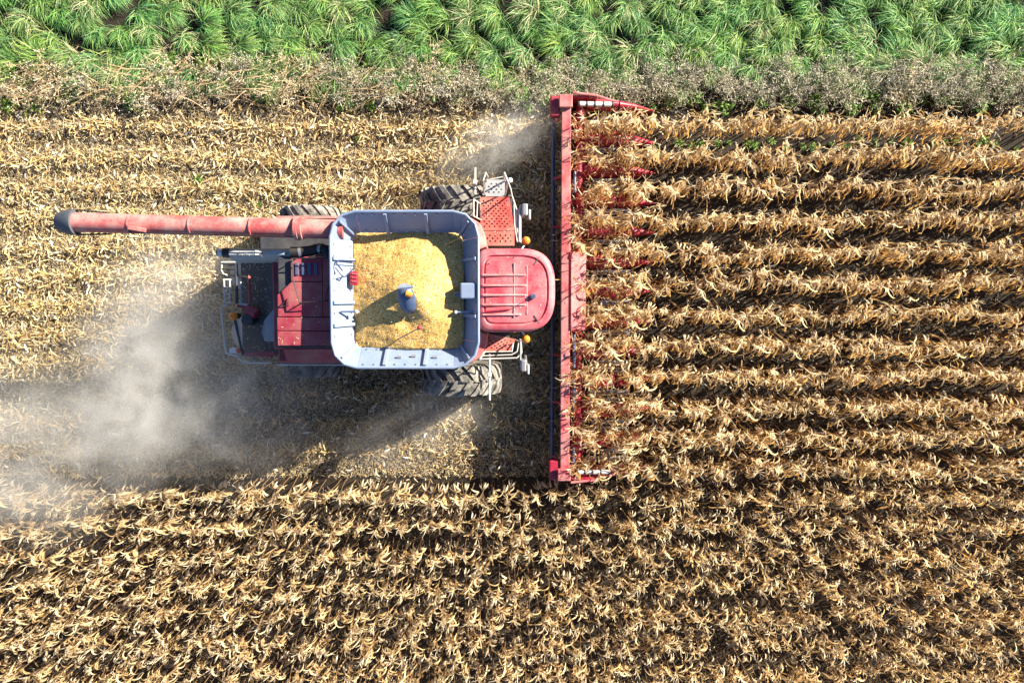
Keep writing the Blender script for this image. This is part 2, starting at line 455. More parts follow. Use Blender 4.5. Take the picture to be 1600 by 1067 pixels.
# exhaust box, cap and hose
x0, x1 = at(357, 398, 3.7).x, at(455, 398, 3.7).x
yt, yb = at(400, 388, 3.7).y, at(400, 407, 3.62).y
rings = []
for x in (x0, x1):
    rings.append([Vector((x, yb, 3.0)), Vector((x, yt, 3.0)), Vector((x, yt, 3.62)), Vector((x, yt-.05, 3.70)), Vector((x, yb+.11, 3.70)), Vector((x, yb, 3.52))])
ex = MB().loft([rings[1], rings[0]]).build('exhaust_box', M['grey'], comb, bevel=.012)
for i in range(3):
    xx = x0 + .2 + i*.5
    dome(xx, yt-.11, 3.70, .02, .012, 8).build('bolt', M['dark'], ex)
MB().box((x0+.55, yt-.14, 3.702), (x0+.63, yt-.03, 3.71)).build('sticker', M['white_plastic'], ex)
yc = (yt+yb)/2 + .04
mb = MB().tube([(x0-.17, yc, 3.54), (x0+.01, yc, 3.54)], .10, 14).build('exhaust_pipe', M['black'], comb, smooth=True)
MB().tube([(x0-.27, yc, 3.54), (x0-.17, yc, 3.54)], .085, 14).build('pipe_end', M['white_plastic'], mb, smooth=True)
MB().tube([(x0-.30, yc, 3.54), (x0-.27, yc, 3.54)], .07, 14).build('pipe_mouth', M['black'], mb, smooth=True)
hs = poly([(455,394),(470,394),(485,392),(500,388),(509,390),(514,398),(514,412)], 3.68)
ho = MB().tube(hs, .11, 14).build('intake_hose', M['black'], comb, smooth=True)
for a_ in (1, 3):
    d = (hs[a_+1]-hs[a_]).normalized()*.03
    MB().tube([hs[a_]-d, hs[a_]+d], .118, 14).build('hose_clamp', M['steel'], ho, smooth=True)

# grain tank extension: eight flared panels
TX, TY = -2.165, AX
def octa(hx, hy, c, z):
    """rounded rectangle of 16 points, four to a corner, anticlockwise from the lower right side"""
    pts = []
    for (sx_, sy_, a0_) in ((1, 1, 0), (-1, 1, 90), (-1, -1, 180), (1, -1, 270)):
        for t in (0, 30, 60, 90):
            a_ = R(a0_ + t)
            pts.append(Vector((TX + sx_*(hx-c) + c*math.cos(a_), TY + sy_*(hy-c) + c*math.sin(a_), z)))
    return [pts[-1]] + pts[:-1]
outer = octa(1.475, 1.56, .50, 4.14)
inner = octa(1.14, 1.19, .16, 3.66)
NP = len(outer)
ctr = Vector((TX, TY, 4.0))
panels = []
for i in range(NP):
    j = (i+1) % NP
    a, b_, c, d = inner[i], inner[j], outer[j], outer[i]
    e = (b_-a).normalized()*(.003 if i % 4 == 0 else 0)
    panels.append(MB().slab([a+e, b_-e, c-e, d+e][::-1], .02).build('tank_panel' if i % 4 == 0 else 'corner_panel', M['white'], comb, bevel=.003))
rim = [p + (p-ctr).normalized()*.012 for p in outer]
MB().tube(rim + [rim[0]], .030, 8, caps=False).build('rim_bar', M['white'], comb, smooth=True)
def on_panel(i, u, v, off=0):
    j = (i+1) % NP
    p = inner[i].lerp(inner[j], u).lerp(outer[i].lerp(outer[j], u), v)
    n = (inner[j]-inner[i]).cross(outer[i]-inner[i]).normalized()
    if (ctr + Vector((0,0,1)) - p).dot(n) < 0: n = -n
    return p + n*off, n
# panel 0 faces back from the cab side, 4 the auger side, 8 the engine side, 12 the near side
for i, us in {4: (.28, .70), 12: (.28, .70), 0: (.25, .80), 8: (.2, .62, .84), 2: (.5,), 6: (.5,), 10: (.5,), 14: (.5,)}.items():
    for u in us:
        a, n = on_panel(i, u, .02, .03); b_, _ = on_panel(i, u, .97, .03)
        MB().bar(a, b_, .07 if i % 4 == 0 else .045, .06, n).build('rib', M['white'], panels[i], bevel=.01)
for i in (0, 4, 8, 12):
    for u in np.linspace(.06, .94, 9):
        for v_ in (.12, .88):
            p, n = on_panel(i, u, v_, .008)
            MB().tube([p, p + n*.015], .018, 8).build('bolt', M['steel'], panels[i])
for (u, v_) in ((.42,.55),(.57,.5),(.8,.55)):
    p, n = on_panel(12, u, v_, .03)
    MB().bar(p - Vector((.05,0,0)), p + Vector((.05,0,0)), .05, .03, n).build('latch', M['steel'], panels[12], bevel=.006)
# ladder bracket and red step on the rear panel
MB().tube(poly([(525,428),(521,418),(523,411),(530,407),(556,408)], 4.08), .016, 6).build('grab_rail', M['bluesteel'], comb, smooth=True)
MB().tube(poly([(524,414),(556,416)], 4.1), .012, 6).build('grab_rail', M['bluesteel'], comb, smooth=True)
MB().tube(poly([(524,436),(540,432),(554,418)], 4.05), .014, 6).build('grab_rail', M['bluesteel'], comb, smooth=True)
st = MB().box(tuple(at(549,446,3.75)), tuple(at(558,424,3.86))).build('tank_step', M['header_red'], comb, bevel=.01)
for yy in (428, 434, 440):
    MB().tube([at(550, yy, 3.87), at(557, yy, 3.87)], .012, 6).build('step_bar', M['auger_red'], st)
for pa, pb in (((532,487),(557,487)), ((742,487),(712,488))):
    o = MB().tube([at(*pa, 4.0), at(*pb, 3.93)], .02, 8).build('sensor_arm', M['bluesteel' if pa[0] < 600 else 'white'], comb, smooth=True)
    q = at(*pb, 3.93); dome(q.x, q.y, q.z-.02, .04, .06, 10).build('sensor', M['white_plastic'], o, smooth=True)
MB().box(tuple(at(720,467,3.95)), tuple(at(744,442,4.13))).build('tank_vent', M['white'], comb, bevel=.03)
MB().tube([at(712,461,4.0), at(722,458,4.05)], .05, 10).build('vent_nozzle', M['bluesteel'], comb, smooth=True)
# bubble-up auger standing in the grain
q0 = at(633, 455, 4.24); q1 = at(641, 492, 3.95)
mb = MB()
dv = (q1-q0); sx = Vector((1, .1, 0)).normalized()
rings = []
for t, w in ((0, .16), (.35, .19), (.75, .15), (1, .05)):
    c = q0 + dv*t
    rings.append([c + sx*(w*math.cos(a)) + Vector((0, .04*math.sin(a), .13*math.sin(a))) for a in np.linspace(math.pi, 0, 9)])
o = MB().loft(rings[::-1], closed=False, caps=False).build('bubble_auger_flap', M['bluesteel'], comb, smooth=True)
md = o.modifiers.new('solid', 'SOLIDIFY'); md.thickness = .02
o2 = MB().tube([at(632,462,3.7), at(632,452,4.20)], .13, 16).build('bubble_auger', M['steel'], comb, smooth=True)
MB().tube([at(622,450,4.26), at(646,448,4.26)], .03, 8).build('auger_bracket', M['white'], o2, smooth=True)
MB().tube([at(634,458,4.33), at(644,462,4.31)], .06, 10).build('auger_collar', M['amber'], o2, smooth=True)
o = MB().tube([at(654,513,4.2), at(618,532,3.75)], .012, 6).build('level_rod', M['bluesteel'], comb)
q = at(655, 512, 4.2); dome(q.x, q.y, q.z-.03, .05, .06, 10).build('level_sensor', M['header_red'], o, smooth=True)

# unloading auger
a0, a1 = at(538, 359, 3.86), at(108, 347, 3.9)
ua = MB().tube([a0, a1], .198, 28).build('unloading_auger', M['auger_red'], comb, smooth=True)
dx = (a1-a0).normalized()
for px, rr, w in ((465, .245, .035), (470, .225, .05), (300, .203, .012), (394, .203, .012), (206, .206, .015)):
    c = at(px, 359-(548-px)*12/440, 3.9)
    MB().tube([c-dx*w, c+dx*w], rr, 28).build('flange' if rr > .21 else 'tube_seam', M['auger_red'], ua, smooth=True)
rings = []
for t, ry, rz, zz in ((.55, .20, .20, 0), (.30, .215, .215, 0), (.12, .225, .22, -.02), (-.02, .215, .2, -.06), (-.16, .19, .17, -.15), (-.30, .16, .14, -.3)):
    c = a1 - dx*t + Vector((0, 0, zz))
    rings.append([c + Vector((0, ry*math.cos(k*2*math.pi/24), rz*math.sin(k*2*math.pi/24))) for k in range(24)])
MB().loft(rings[2:]).build('spout', M['spout'], ua, smooth=True)
rings2 = [[v.copy() for v in rg] for rg in rings[:3]]
MB().loft([[a1 - dx*(.14) + Vector((0, .26*math.cos(k*2*math.pi/24), .25*math.sin(k*2*math.pi/24))) for k in range(24)],
           [a1 - dx*(.02) + Vector((0, .265*math.cos(k*2*math.pi/24), .255*math.sin(k*2*math.pi/24)-.02)) for k in range(24)],
           [a1 + dx*(.30) + Vector((0, .20*math.cos(k*2*math.pi/24), .19*math.sin(k*2*math.pi/24)-.16)) for k in range(24)]]).build('spout_hood', M['spout'], ua, smooth=True)
for s in (-1, 1):
    c0, c1 = a1 - dx*.15, a1 - dx*.75
    MB().bar(c0 + Vector((0, s*.25, -.02)), c1 + Vector((0, s*.215, -.10)), .03, .08).build('spout_strap', M['black'], ua, bevel=.008)
ln = []
for i in range(14):
    t = i/13
    c = at(206+t*(468-206), 347.5+3+t*7, 3.9)
    ln.append(c + Vector((0, -.17 - .008*math.sin(i*2.1), .12)))
MB().tube(ln, .012, 6).build('hydraulic_line', M['black'], ua, smooth=True)
c = at(212, 350, 4.0)
MB().bar(c + Vector((-.10, -.08, .12)), c + Vector((.25, -.14, .08)), .09, .05).build('line_bracket', M['auger_red'], ua, bevel=.015)
q = at(548, 362, 3.8)
MB().tube([(q.x+.1, q.y-.02, 3.0), (q.x+.1, q.y-.02, 3.55)], .24, 20).build('auger_pivot', M['auger_red'], comb, smooth=True)

# cab
def outline(scale, z, n=56, cx=.085, a=.81, b_=.865):
    pts = []
    for k in range(n):
        t = 2*math.pi*k/n
        c, s = math.cos(t), math.sin(t)
        e = 2/2.9 if c > 0 else 2/9
        ey = 2/2.9 if c > 0 else 2/7
        pts.append(Vector((cx + scale*a*math.copysign(abs(c)**e, c), AX + scale*b_*math.copysign(abs(s)**ey, s), z)))
    return pts
ZR = 3.62
roof = MB().loft([outline(.93, ZR), outline(.99, ZR+.03), outline(1.0, ZR+.10), outline(.985, ZR+.16), outline(.93, ZR+.205), outline(.84, ZR+.22), outline(.815, ZR+.185), outline(.79, ZR+.185), outline(.77, ZR+.215), outline(.4, ZR+.235), outline(.02, ZR+.24)]).build('cab_roof', M['roof_red'], comb, smooth=True)
for yy in (-.50, -.30, -.10, .10, .31):
    xe = .22 if abs(yy) > .45 else .33
    mb = MB(); w = .03
    rings = []
    for x in (-.66, -.60, xe-.06, xe):
        hh = ZR+.19 if x in (-.66, xe) else ZR+.262
        rings.append([Vector((x, AX+yy-w, ZR+.20)), Vector((x, AX+yy-w*.4, hh)), Vector((x, AX+yy+w*.4, hh)), Vector((x, AX+yy+w, ZR+.20))])
    MB().loft([rg[::-1] for rg in rings]).build('roof_rib', M['rib'], roof, smooth=True)
MB().bar((.045, AX-.56, ZR+.238), (.045, AX+.56, ZR+.238), .022, .02).build('roof_rib', M['rib'], roof, bevel=.004)
MB().bar((.31, AX-.50, ZR+.228), (.31, AX+.50, ZR+.228), .03, .024).build('roof_rib', M['rib'], roof, bevel=.006)
for s in (-1, 1):
    MB().bar((.45, AX+s*.52, ZR+.215), (.56, AX+s*.68, ZR+.20), .025, .03).build('roof_seam', M['dark'], roof)
q = at(833, 463, 3.9)
an = MB().tube([(q.x, q.y, ZR+.22), (q.x, q.y, ZR+.30)], .055, 12).build('antenna_base', M['bluesteel'], comb, smooth=True)
MB().tube([(q.x, q.y, ZR+.28), (q.x, q.y, ZR+.52)], .008, 6).build('antenna_mast', M['black'], an)
for i, (px, py) in enumerate(((764,412),(785,423),(801,424),(826,417),(803,402),(840,430))):
    q = at(px, py, 3.85); dome(q.x, q.y, ZR+.225, .013, .012, 8).build('bolt', M['dark'], roof)
o = MB().bar(at(757,487,3.87), at(797,483,3.87), .03, .05).build('roof_handle', M['header_red'], comb, bevel=.01)
# cab below the roof: floor, pillars, panes, seat
base = MB().loft([outline(.80, 1.75), outline(.86, 1.85), outline(.86, 2.1), outline(.84, 2.15)]).build('cab_base', M['body_red'], comb, smooth=True)
lo, hi = outline(.83, 2.15), outline(.90, ZR+.01)
idx = [0, 7, 14, 21, 28, 35, 42, 49]
for a_ in range(8):
    i, j = idx[a_], idx[(a_+1) % 8]
    rng_i = [(i+k) % 56 for k in range(0, 8)]
    vs_ = [lo[k] for k in rng_i] + [hi[k] for k in rng_i]
    fs = [(k, k+1, 9+k, 8+k) for k in range(7)]
    w = MB().add(vs_, fs).build('window', M['glass'], comb, smooth=True)
    MB().tube([lo[i], hi[i]], .035, 8).build('pillar', M['black'], comb, smooth=True)
mb = MB().box((-.35, AX-.28, 2.15), (.15, AX+.28, 2.5)); mb.box((-.42, AX-.26, 2.5), (-.28, AX+.26, 3.1))
mb.build('seat', M['black'], comb, bevel=.05)
# lamps at the roof corners
for py_, s in ((376, 1), (530, -1)):
    q = at(822, py_, 3.55)
    o = MB().tube([(q.x-.12, q.y-s*.22, 3.6), (q.x-.02, q.y-s*.06, 3.50)], .018, 8).build('lamp_arm', M['steel'], comb, smooth=True)
    MB().tube([(q.x, q.y, 3.40), (q.x, q.y, 3.50)], .075, 12).build('beacon_base', M['black'], o, smooth=True)
    dome(q.x, q.y, 3.50, .09, .13).build('beacon', M['amber'], o, smooth=True)

# platforms with diamond holes
def perforated(name, pts, z, mt, cell=.058, parent=comb):
    """a plate whose holes are cut through, over a dark pan"""
    P4 = [Vector(p) for p in pts]
    L1 = (P4[1]-P4[0]).length; L2 = (P4[3]-P4[0]).length
    nx_, ny_ = max(2, int(L1/cell)), max(2, int(L2/cell))
    mb = MB()
    f = lambda u, v_: P4[0].lerp(P4[1], u).lerp(P4[3].lerp(P4[2], u), v_)
    for i in range(nx_):
        for j in range(ny_):
            u0, u1, v0, v1 = i/nx_, (i+1)/nx_, j/ny_, (j+1)/ny_
            um, vm, du, dv_ = (u0+u1)/2, (v0+v1)/2, (u1-u0)*.30, (v1-v0)*.30
            c = [f(u0,v0), f(u1,v0), f(u1,v1), f(u0,v1)]
            if (i+j) % 2 or i in (0, nx_-1) or j in (0, ny_-1):
                mb.add(c, [(0,1,2,3)])
            else:
                hh = [f(um,v0+(vm-v0)*.25), f(um+du*1.6,vm), f(um,v1-(v1-vm)*.25), f(um-du*1.6,vm)]
                mb.add(c + hh, [(0,1,5,4),(1,2,6,5),(2,3,7,6),(3,0,4,7)])
    o = mb.build(name, mt, parent)
    md = o.modifiers.new('solid', 'SOLIDIFY'); md.thickness = .02
    return o
zd = 1.98
def rect(px0, py0, px1, py1, z):           # anticlockwise from above
    return [at(px0, py1, z), at(px1, py1, z), at(px1, py0, z), at(px0, py0, z)]
d1 = perforated('deck_plate', [at(752,384,zd), at(804,384,zd), at(804,361,zd), at(751,361,zd)], zd, M['deck_red'])
d2 = perforated('deck_plate', [at(751,360,zd), at(804,360,zd), at(796,308,zd), at(750,308,zd)], zd, M['deck_red'])
a, b_ = at(750, 384, zd), at(804, 308, zd)
MB().box((a.x, a.y, zd-.14), (b_.x-.06, b_.y-.02, zd-.08)).build('deck_frame', M['dark'], comb, bevel=.01)
perforated('step_plate', rect(758, 281, 789, 307, 1.75), 1.75, M['plate'])
a, b_ = at(758, 306, 1.7), at(788, 282, 1.7)
MB().box((a.x, a.y, 1.58), (b_.x, b_.y, 1.64)).build('step_frame', M['dark'], comb, bevel=.01)
perforated('deck_plate', [at(752,549,zd), at(797,549,zd), at(806,530,zd), at(758,520,zd)], zd, M['deck_red'])
a, b_ = at(760, 546, zd), at(796, 505, zd)
MB().box((a.x, a.y, zd-.14), (b_.x, b_.y, zd-.08)).build('deck_frame', M['dark'], comb, bevel=.01)
a, b_ = at(758, 520, zd), at(806, 490, zd)
MB().box((a.x, a.y+.01, zd-.03), (b_.x, b_.y, zd)).build('deck_plate', M['deck_red'], comb, bevel=.005)
# ladder under the step
for i in range(4):
    zz = 1.45 - i*.32
    MB().box((-.62, AX+2.35, zz-.02), (-.2, AX+2.55, zz)).build('ladder_step', M['plate'], comb, bevel=.006)
for x in (-.64, -.18):
    MB().bar((x, AX+2.45, 1.60), (x, AX+2.45, .38), .05, .03, (1,0,0)).build('ladder_side', M['dark'], comb, bevel=.005)
# handrails of the decks
def rail(pts, r=.018, mm='rail', nm='handrail', parent=comb):
    return MB().tube([at(*p) for p in pts], r, 8).build(nm, M[mm], parent, smooth=True)
rail([(759,306,1.75),(756,300,2.2),(755,282,2.6),(759,270,2.6),(762,276,2.2),(760,283,1.75)], .02)
rail([(789,306,1.75),(791,296,2.2),(793,282,2.6),(788,270,2.6),(787,277,2.2),(789,283,1.75)], .02)
rail([(795,306,2.0),(800,306,2.5),(808,330,2.85),(807,355,2.85),(812,375,2.85)], .018)
rail([(800,306,2.4),(803,318,2.5),(804,352,2.5),(808,378,2.5)], .015)
rail([(752,344,2.0),(740,338,2.85),(740,312,2.85),(750,318,2.4),(751,340,2.0)], .018)
rail([(746,314,2.6),(745,340,2.6)], .014)
rail([(760,282,2.1),(788,276,2.1)], .014)
rail([(793,282,2.6),(798,296,2.6),(800,306,2.5)], .016)
rail([(758,549,2.0),(750,561,2.8),(808,559,2.8),(815,551,2.8),(814,535,2.8),(805,531,2.1)], .018)
rail([(755,550,2.2),(752,556,2.4),(800,554,2.4),(808,549,2.4),(810,536,2.4)], .016)
rail([(802,536,2.0),(800,549,2.1),(757,550,2.1)], .016)
q = at(795, 282, 2.45); dome(q.x+.03, q.y, q.z, .06, .06).build('work_lamp', M['white_plastic'], comb, smooth=True)
# mirrors
for s, base_, pts in ((1, (812,376,3.4), [(812,380,3.3),(812,330,3.1),(814,322,3.1),(820,326,3.0)]), (-1, (814,530,3.4), [(813,530,3.3),(813,560,3.1),(814,570,3.1),(818,574,3.0)])):
    arm = rail(pts, .035 if s > 0 else .02, 'grey', 'mirror_arm')
    q = at(pts[-1][0]+2, pts[-1][1]+4*s, 2.95)
    MB().box((q.x-.09, q.y-.13, 2.75), (q.x+.03, q.y+.13, 3.2)).build('mirror', M['steel'], arm, bevel=.03)
    MB().box((q.x+.05, q.y-.2, 2.85), (q.x+.10, q.y+.02, 3.1)).build('mirror', M['grey'], arm, bevel=.02)
    if s < 0:
        rail([(821,555,3.1),(823,572,3.0)], .025, 'steel', 'mirror_arm')
# warning-lamp arms sticking out on both sides
rail([(742,304,1.9),(742,284,1.9),(742,262,1.9)], .03, 'rail', 'marker_arm')
rail([(765,553,1.95),(765,588,1.95),(765,625,1.95)], .026, 'rail', 'marker_arm')
for px_, py_ in ((742, 285), (765, 585)):
    q = at(px_, py_, 1.95); MB().box((q.x-.05, q.y-.05, 1.92), (q.x+.05, q.y+.05, 2.0)).build('arm_joint', M['rail'], comb, bevel=.015)
# feeder house: dark metal in place of its red, imitating shade
rings = []
for x, zt, zb, w in ((-.7, 1.7, 1.0, .62), (.3, 1.45, .8, .62), (1.12, 1.0, .45, .62)):
    rings.append([Vector((x, AX-w, zb)), Vector((x, AX-w, zt)), Vector((x, AX+w, zt)), Vector((x, AX+w, zb))])
MB().loft(rings).build('feeder_house', M['dark'], comb, bevel=.03)

# wheels
def wheel(c, rad, w, nl, side, flip):
    cx, cy, cz = c
    mb = MB(); prof = [(.22*w, .55), (.42*w, .60), (.5*w, .72), (.5*w, .86), (.46*w, .925), (.3*w, .945), (0, .95), (-.3*w, .945), (-.46*w, .925), (-.5*w, .86), (-.5*w, .72), (-.42*w, .60), (-.22*w, .55)]
    n = 48; rings = []
    for k in range(n):
        t = 2*math.pi*k/n
        rings.append([Vector((cx + rad*r_*math.cos(t), cy + y_, cz + rad*r_*math.sin(t))) for y_, r_ in prof])
    rings.append([v.copy() for v in rings[0]])
    rw = MB(); rp = [(.40*w, .57), (.30*w, .52), (.05*w*side, .45), (.10*w*side, .25), (.12*w*side, .01)]
    rr = []
    for k in range(33):
        t = 2*math.pi*k/32
        rr.append([Vector((cx + rad*r_*math.cos(t), cy + side*abs(y_) if i < 2 else cy + y_, cz + rad*r_*math.sin(t))) for i, (y_, r_) in enumerate(rp)])
    whl = rw.loft(rr, closed=False, caps=False).build('wheel', M['rim'], comb, smooth=True)
    ty = mb.loft(rings, closed=True, caps=False)
    for k in range(nl):
        for s in (-1, 1):
            t0 = 2*math.pi*(k + (.5 if s > 0 else 0))/nl
            sw = flip*.30
            lug = []
            for f_, (yy, dt, r0, r1) in enumerate([(-.03, 0, .93, 1.0), (.30, .55, .93, 1.0), (.49, .95, .90, .975), (.53, 1.05, .80, .88)]):
                hw = 2*math.pi/nl*.21
                a_ = t0 + sw*dt
                for rr_ in (r0, r1):
                    for e_ in (-hw, hw):
                        lug.append(Vector((cx + rad*rr_*math.cos(a_+e_), cy + s*yy*w, cz + rad*rr_*math.sin(a_+e_))))
            fs = []
            for i in range(3):
                q_ = i*4; p_ = q_+4
                fs += [(q_+2, q_+3, p_+3, p_+2), (q_, q_+2, p_+2, p_), (q_+3, q_+1, p_+1, p_+3)]
            fs += [(0,1,3,2), (12,14,15,13)]
            ty.add(lug, fs)
    ty.build('tyre', M['rubber'], whl, smooth=True)
    hb = MB().tube([(cx, cy, cz), (cx, cy + side*.2*w + side*.05, cz)], .16, 14).build('hub', M['rim'], whl, smooth=True)
for s in (-1, 1):
    wheel((-1.25, AX+s*2.11, .99), 1.0, .72, 20, s, 1)
    wheel((-5.0, AX+s*1.82, .74), .76, .52, 18, s, 1)

# ------------------------------------------------------------------ grain in the tank
n = 90
gxx = np.linspace(-1, 1, n)
U, Vv = np.meshgrid(gxx, gxx)
GX = TX + U*1.175; GY = TY + Vv*1.225
pk = at(652, 468, 4.0)
dd = np.hypot(GX - pk.x, GY - pk.y)
GZ = 4.10 - .31*np.sqrt(dd**2 + .02) + .05*np.exp(-(dd/.25)**2) - .12*np.exp(-(((GX-at(636,500,4).x)/.3)**2 + ((GY-at(636,500,4).y)/.25)**2))
GZ = np.maximum(GZ, 3.60) + .010*np.sin(GX*5+1+np.sin(GY*4))*np.sin(GY*6+np.sin(GX*3)) + .007*np.sin(GX*13+GY*9)*np.sin(GY*15-GX*4) + rng.normal(0, .004, GX.shape)
GZ[(np.abs(U) > .985) | (np.abs(Vv) > .985)] -= .03
V = np.stack([GX, GY, GZ], -1).reshape(-1, 3)
I = (np.arange(n-1)[:, None]*n + np.arange(n-1)[None])
Q = np.stack([I, I+1, I+1+n, I+n], -1).reshape(-1, 4)
go = bpy.data.objects.new('corn_grain', np_mesh('corn_grain', V, Q, np.ones((len(V), 3))*.5, M['grain']))
col.objects.link(go)
tag(go, 'heap of yellow shelled corn filling the white grain tank', 'grain', kind='stuff')

# ------------------------------------------------------------------ corn header
HX = 1.9; HY = AX + .03
head = empty('corn_header', (HX, HY, 0))
tag(head, 'long red twelve row corn header mounted across the front of the combine', 'corn header')
HL = 4.62
MB().box((1.19, HY-HL+.05, 1.10), (1.41, HY+HL-.05, 1.32)).build('top_beam', M['beam_red'], head, bevel=.015)
MB().slab([(1.415, HY-HL, 1.08), (1.50, HY-HL, .35), (1.50, HY+HL, .35), (1.415, HY+HL, 1.08)][::-1], .02).build('back_sheet', M['header_red'], head)
MB().tube([(1.03, HY-HL+.1, .62), (1.03, HY+HL-.1, .62)], .05, 10).build('lower_pipe', M['bluesteel'], head, smooth=True)
for yy in (-4.2, -2.8, -1.6, 1.6, 2.8, 4.2):
    MB().bar((1.03, HY+yy, .62), (1.30, HY+yy, 1.10), .06, .05).build('pipe_bracket', M['header_red'], head, bevel=.008)
MB().slab([(1.48, HY-HL, .36), (2.1, HY-HL, .45), (2.1, HY+HL, .45), (1.48, HY+HL, .36)], .02).build('trough_floor', M['dark'], head)
au = MB().tube([(1.66, HY-HL+.08, .80), (1.66, HY+HL-.08, .80)], .085, 16).build('cross_auger', M['header_red'], head, smooth=True)
for s in (-1, 1):
    mb = MB(); vs_ = []; fs = []
    turns = 9; nn = turns*20
    for k in range(nn+1):
        t = 2*math.pi*k/20*s
        yy = HY + s*(.75 + (HL-.9)*k/nn)
        for r_ in (.085, .19):
            vs_.append((1.66 + r_*math.cos(t), yy, .80 + r_*math.sin(t)))
    fs = [(2*k, 2*k+1, 2*k+3, 2*k+2) for k in range(nn)]
    o = MB().add(vs_, fs).build('flighting', M['header_red'], au, smooth=True)
    md = o.modifiers.new('solid', 'SOLIDIFY'); md.thickness = .008
for y0, y1 in ((-4.4, -3.9), (-3.0, -2.2), (-1.9, -1.05), (1.2, 1.7), (2.4, 2.9)):
    MB().tube([(1.54, HY+y0, 1.06), (1.53, HY+(y0+y1)/2, 1.08), (1.54, HY+y1, 1.06)], .035, 8).build('hydraulic_pipe', M['bluesteel'], head, smooth=True)
MB().slab([(1.43, HY-.95, 1.36), (1.78, HY-.95, 1.22), (1.81, HY-.88, 1.2), (1.81, HY+.88, 1.2), (1.78, HY+.95, 1.22), (1.43, HY+.95, 1.36)], .03).build('centre_shield', M['beam_red'], head, bevel=.012)
# row units
for i, yr in enumerate(ROWS):
    for s in (-1, 1):
        MB().box((2.02, min(yr+s*.03, yr+s*.16), .52), (3.0, max(yr+s*.03, yr+s*.16), .58)).build('deck_plate', M['steel'], head, bevel=.008)
    for s in (-1, 1):
        mb = MB().box((2.04, yr+s*.09-.008, .59), (2.94, yr+s*.09+.008, .61))
        for k in range(12):
            mb.box((2.05+k*.075, yr+s*.09-.012, .60), (2.085+k*.075, yr+s*.09+.012, .65))
        mb.build('gathering_chain', M['dark'], head)
def snout(y, w, zt, end=0):
    # rounded hood from the trough out to the pointed tip
    prof = [(1.78, .85, .92), (1.95, 1.0, .98), (2.35, 1.0, .95), (2.62, .95, .86), (2.66, .92, .84), (3.05, .72, .66), (3.35, .46, .44), (3.6, .2, .22), (3.70, .05, .12)]
    def ringset(pp):
        rings = []
        for x, ww, zz in pp:
            z1 = zz*zt; zb = max(.05, z1 - .38)
            hw = w*ww/2
            rings.append([Vector((x, y + hw*math.cos(a)*(1 if abs(math.cos(a)) < .99 else 1), zb + (z1-zb)*(math.sin(a)**.6 if a not in (0, math.pi) else 0))) for a in np.linspace(0, math.pi, 11)])
        return rings
    rs = ringset(prof)
    o = MB().loft(rs[:4][::-1], closed=True).build('divider_hood', M['header_red'], head, smooth=True)
    MB().loft(rs[4:][::-1], closed=True).build('snout', M['header_red'], head, smooth=True)
    MB().bar((2.64, y-w*.4, zt*.62), (2.64, y+w*.4, zt*.62), .03, .05).build('hinge', M['dark'], o)
for i in range(11):
    snout((ROWS[i]+ROWS[i+1])/2, .42, .80)
for s in (-1, 1):
    yc = HY + s*4.60
    snout(yc, .24, 1.0)
    MB().box((1.15, min(yc+s*.02, yc+s*.07), .35), (2.05, max(yc+s*.02, yc+s*.07), 1.28)).build('end_sheet', M['header_red'], head, bevel=.01)
    MB().box((.92, min(yc-s*.42, yc+s*.06), 1.0), (1.16, max(yc-s*.42, yc+s*.06), 1.28)).build('end_bracket', M['header_red'], head, bevel=.03)
    MB().box((1.12, min(yc-s*.25, yc+s*.05), 1.33), (1.44, max(yc-s*.25, yc+s*.05), 1.42)).build('end_cap', M['beam_red'], head, bevel=.02)
    MB().tube([(1.45, yc+s*.10, 1.36), (2.0, yc+s*.06, 1.30), (2.40, yc-s*.01, 1.12), (2.6, yc, 1.0)], [.03,.03,.03,.02], 8).build('edge_tube', M['beam_red'], head, smooth=True)
    cy = MB().tube([(1.60, yc-s*.13, 1.26), (2.45, yc-s*.10, 1.10)], .058, 16).build('end_roller', M['plate' if s < 0 else 'white_plastic'], head, smooth=True)
    for t in (0, .22, .45, .7, .97):
        c = Vector((1.60+.85*t, yc-s*(.13-.03*t), 1.26-.16*t)); d = Vector((.02, 0, -.004))
        MB().tube([c-d, c+d], .066, 16).build('roller_band', M['black'], cy, smooth=True)

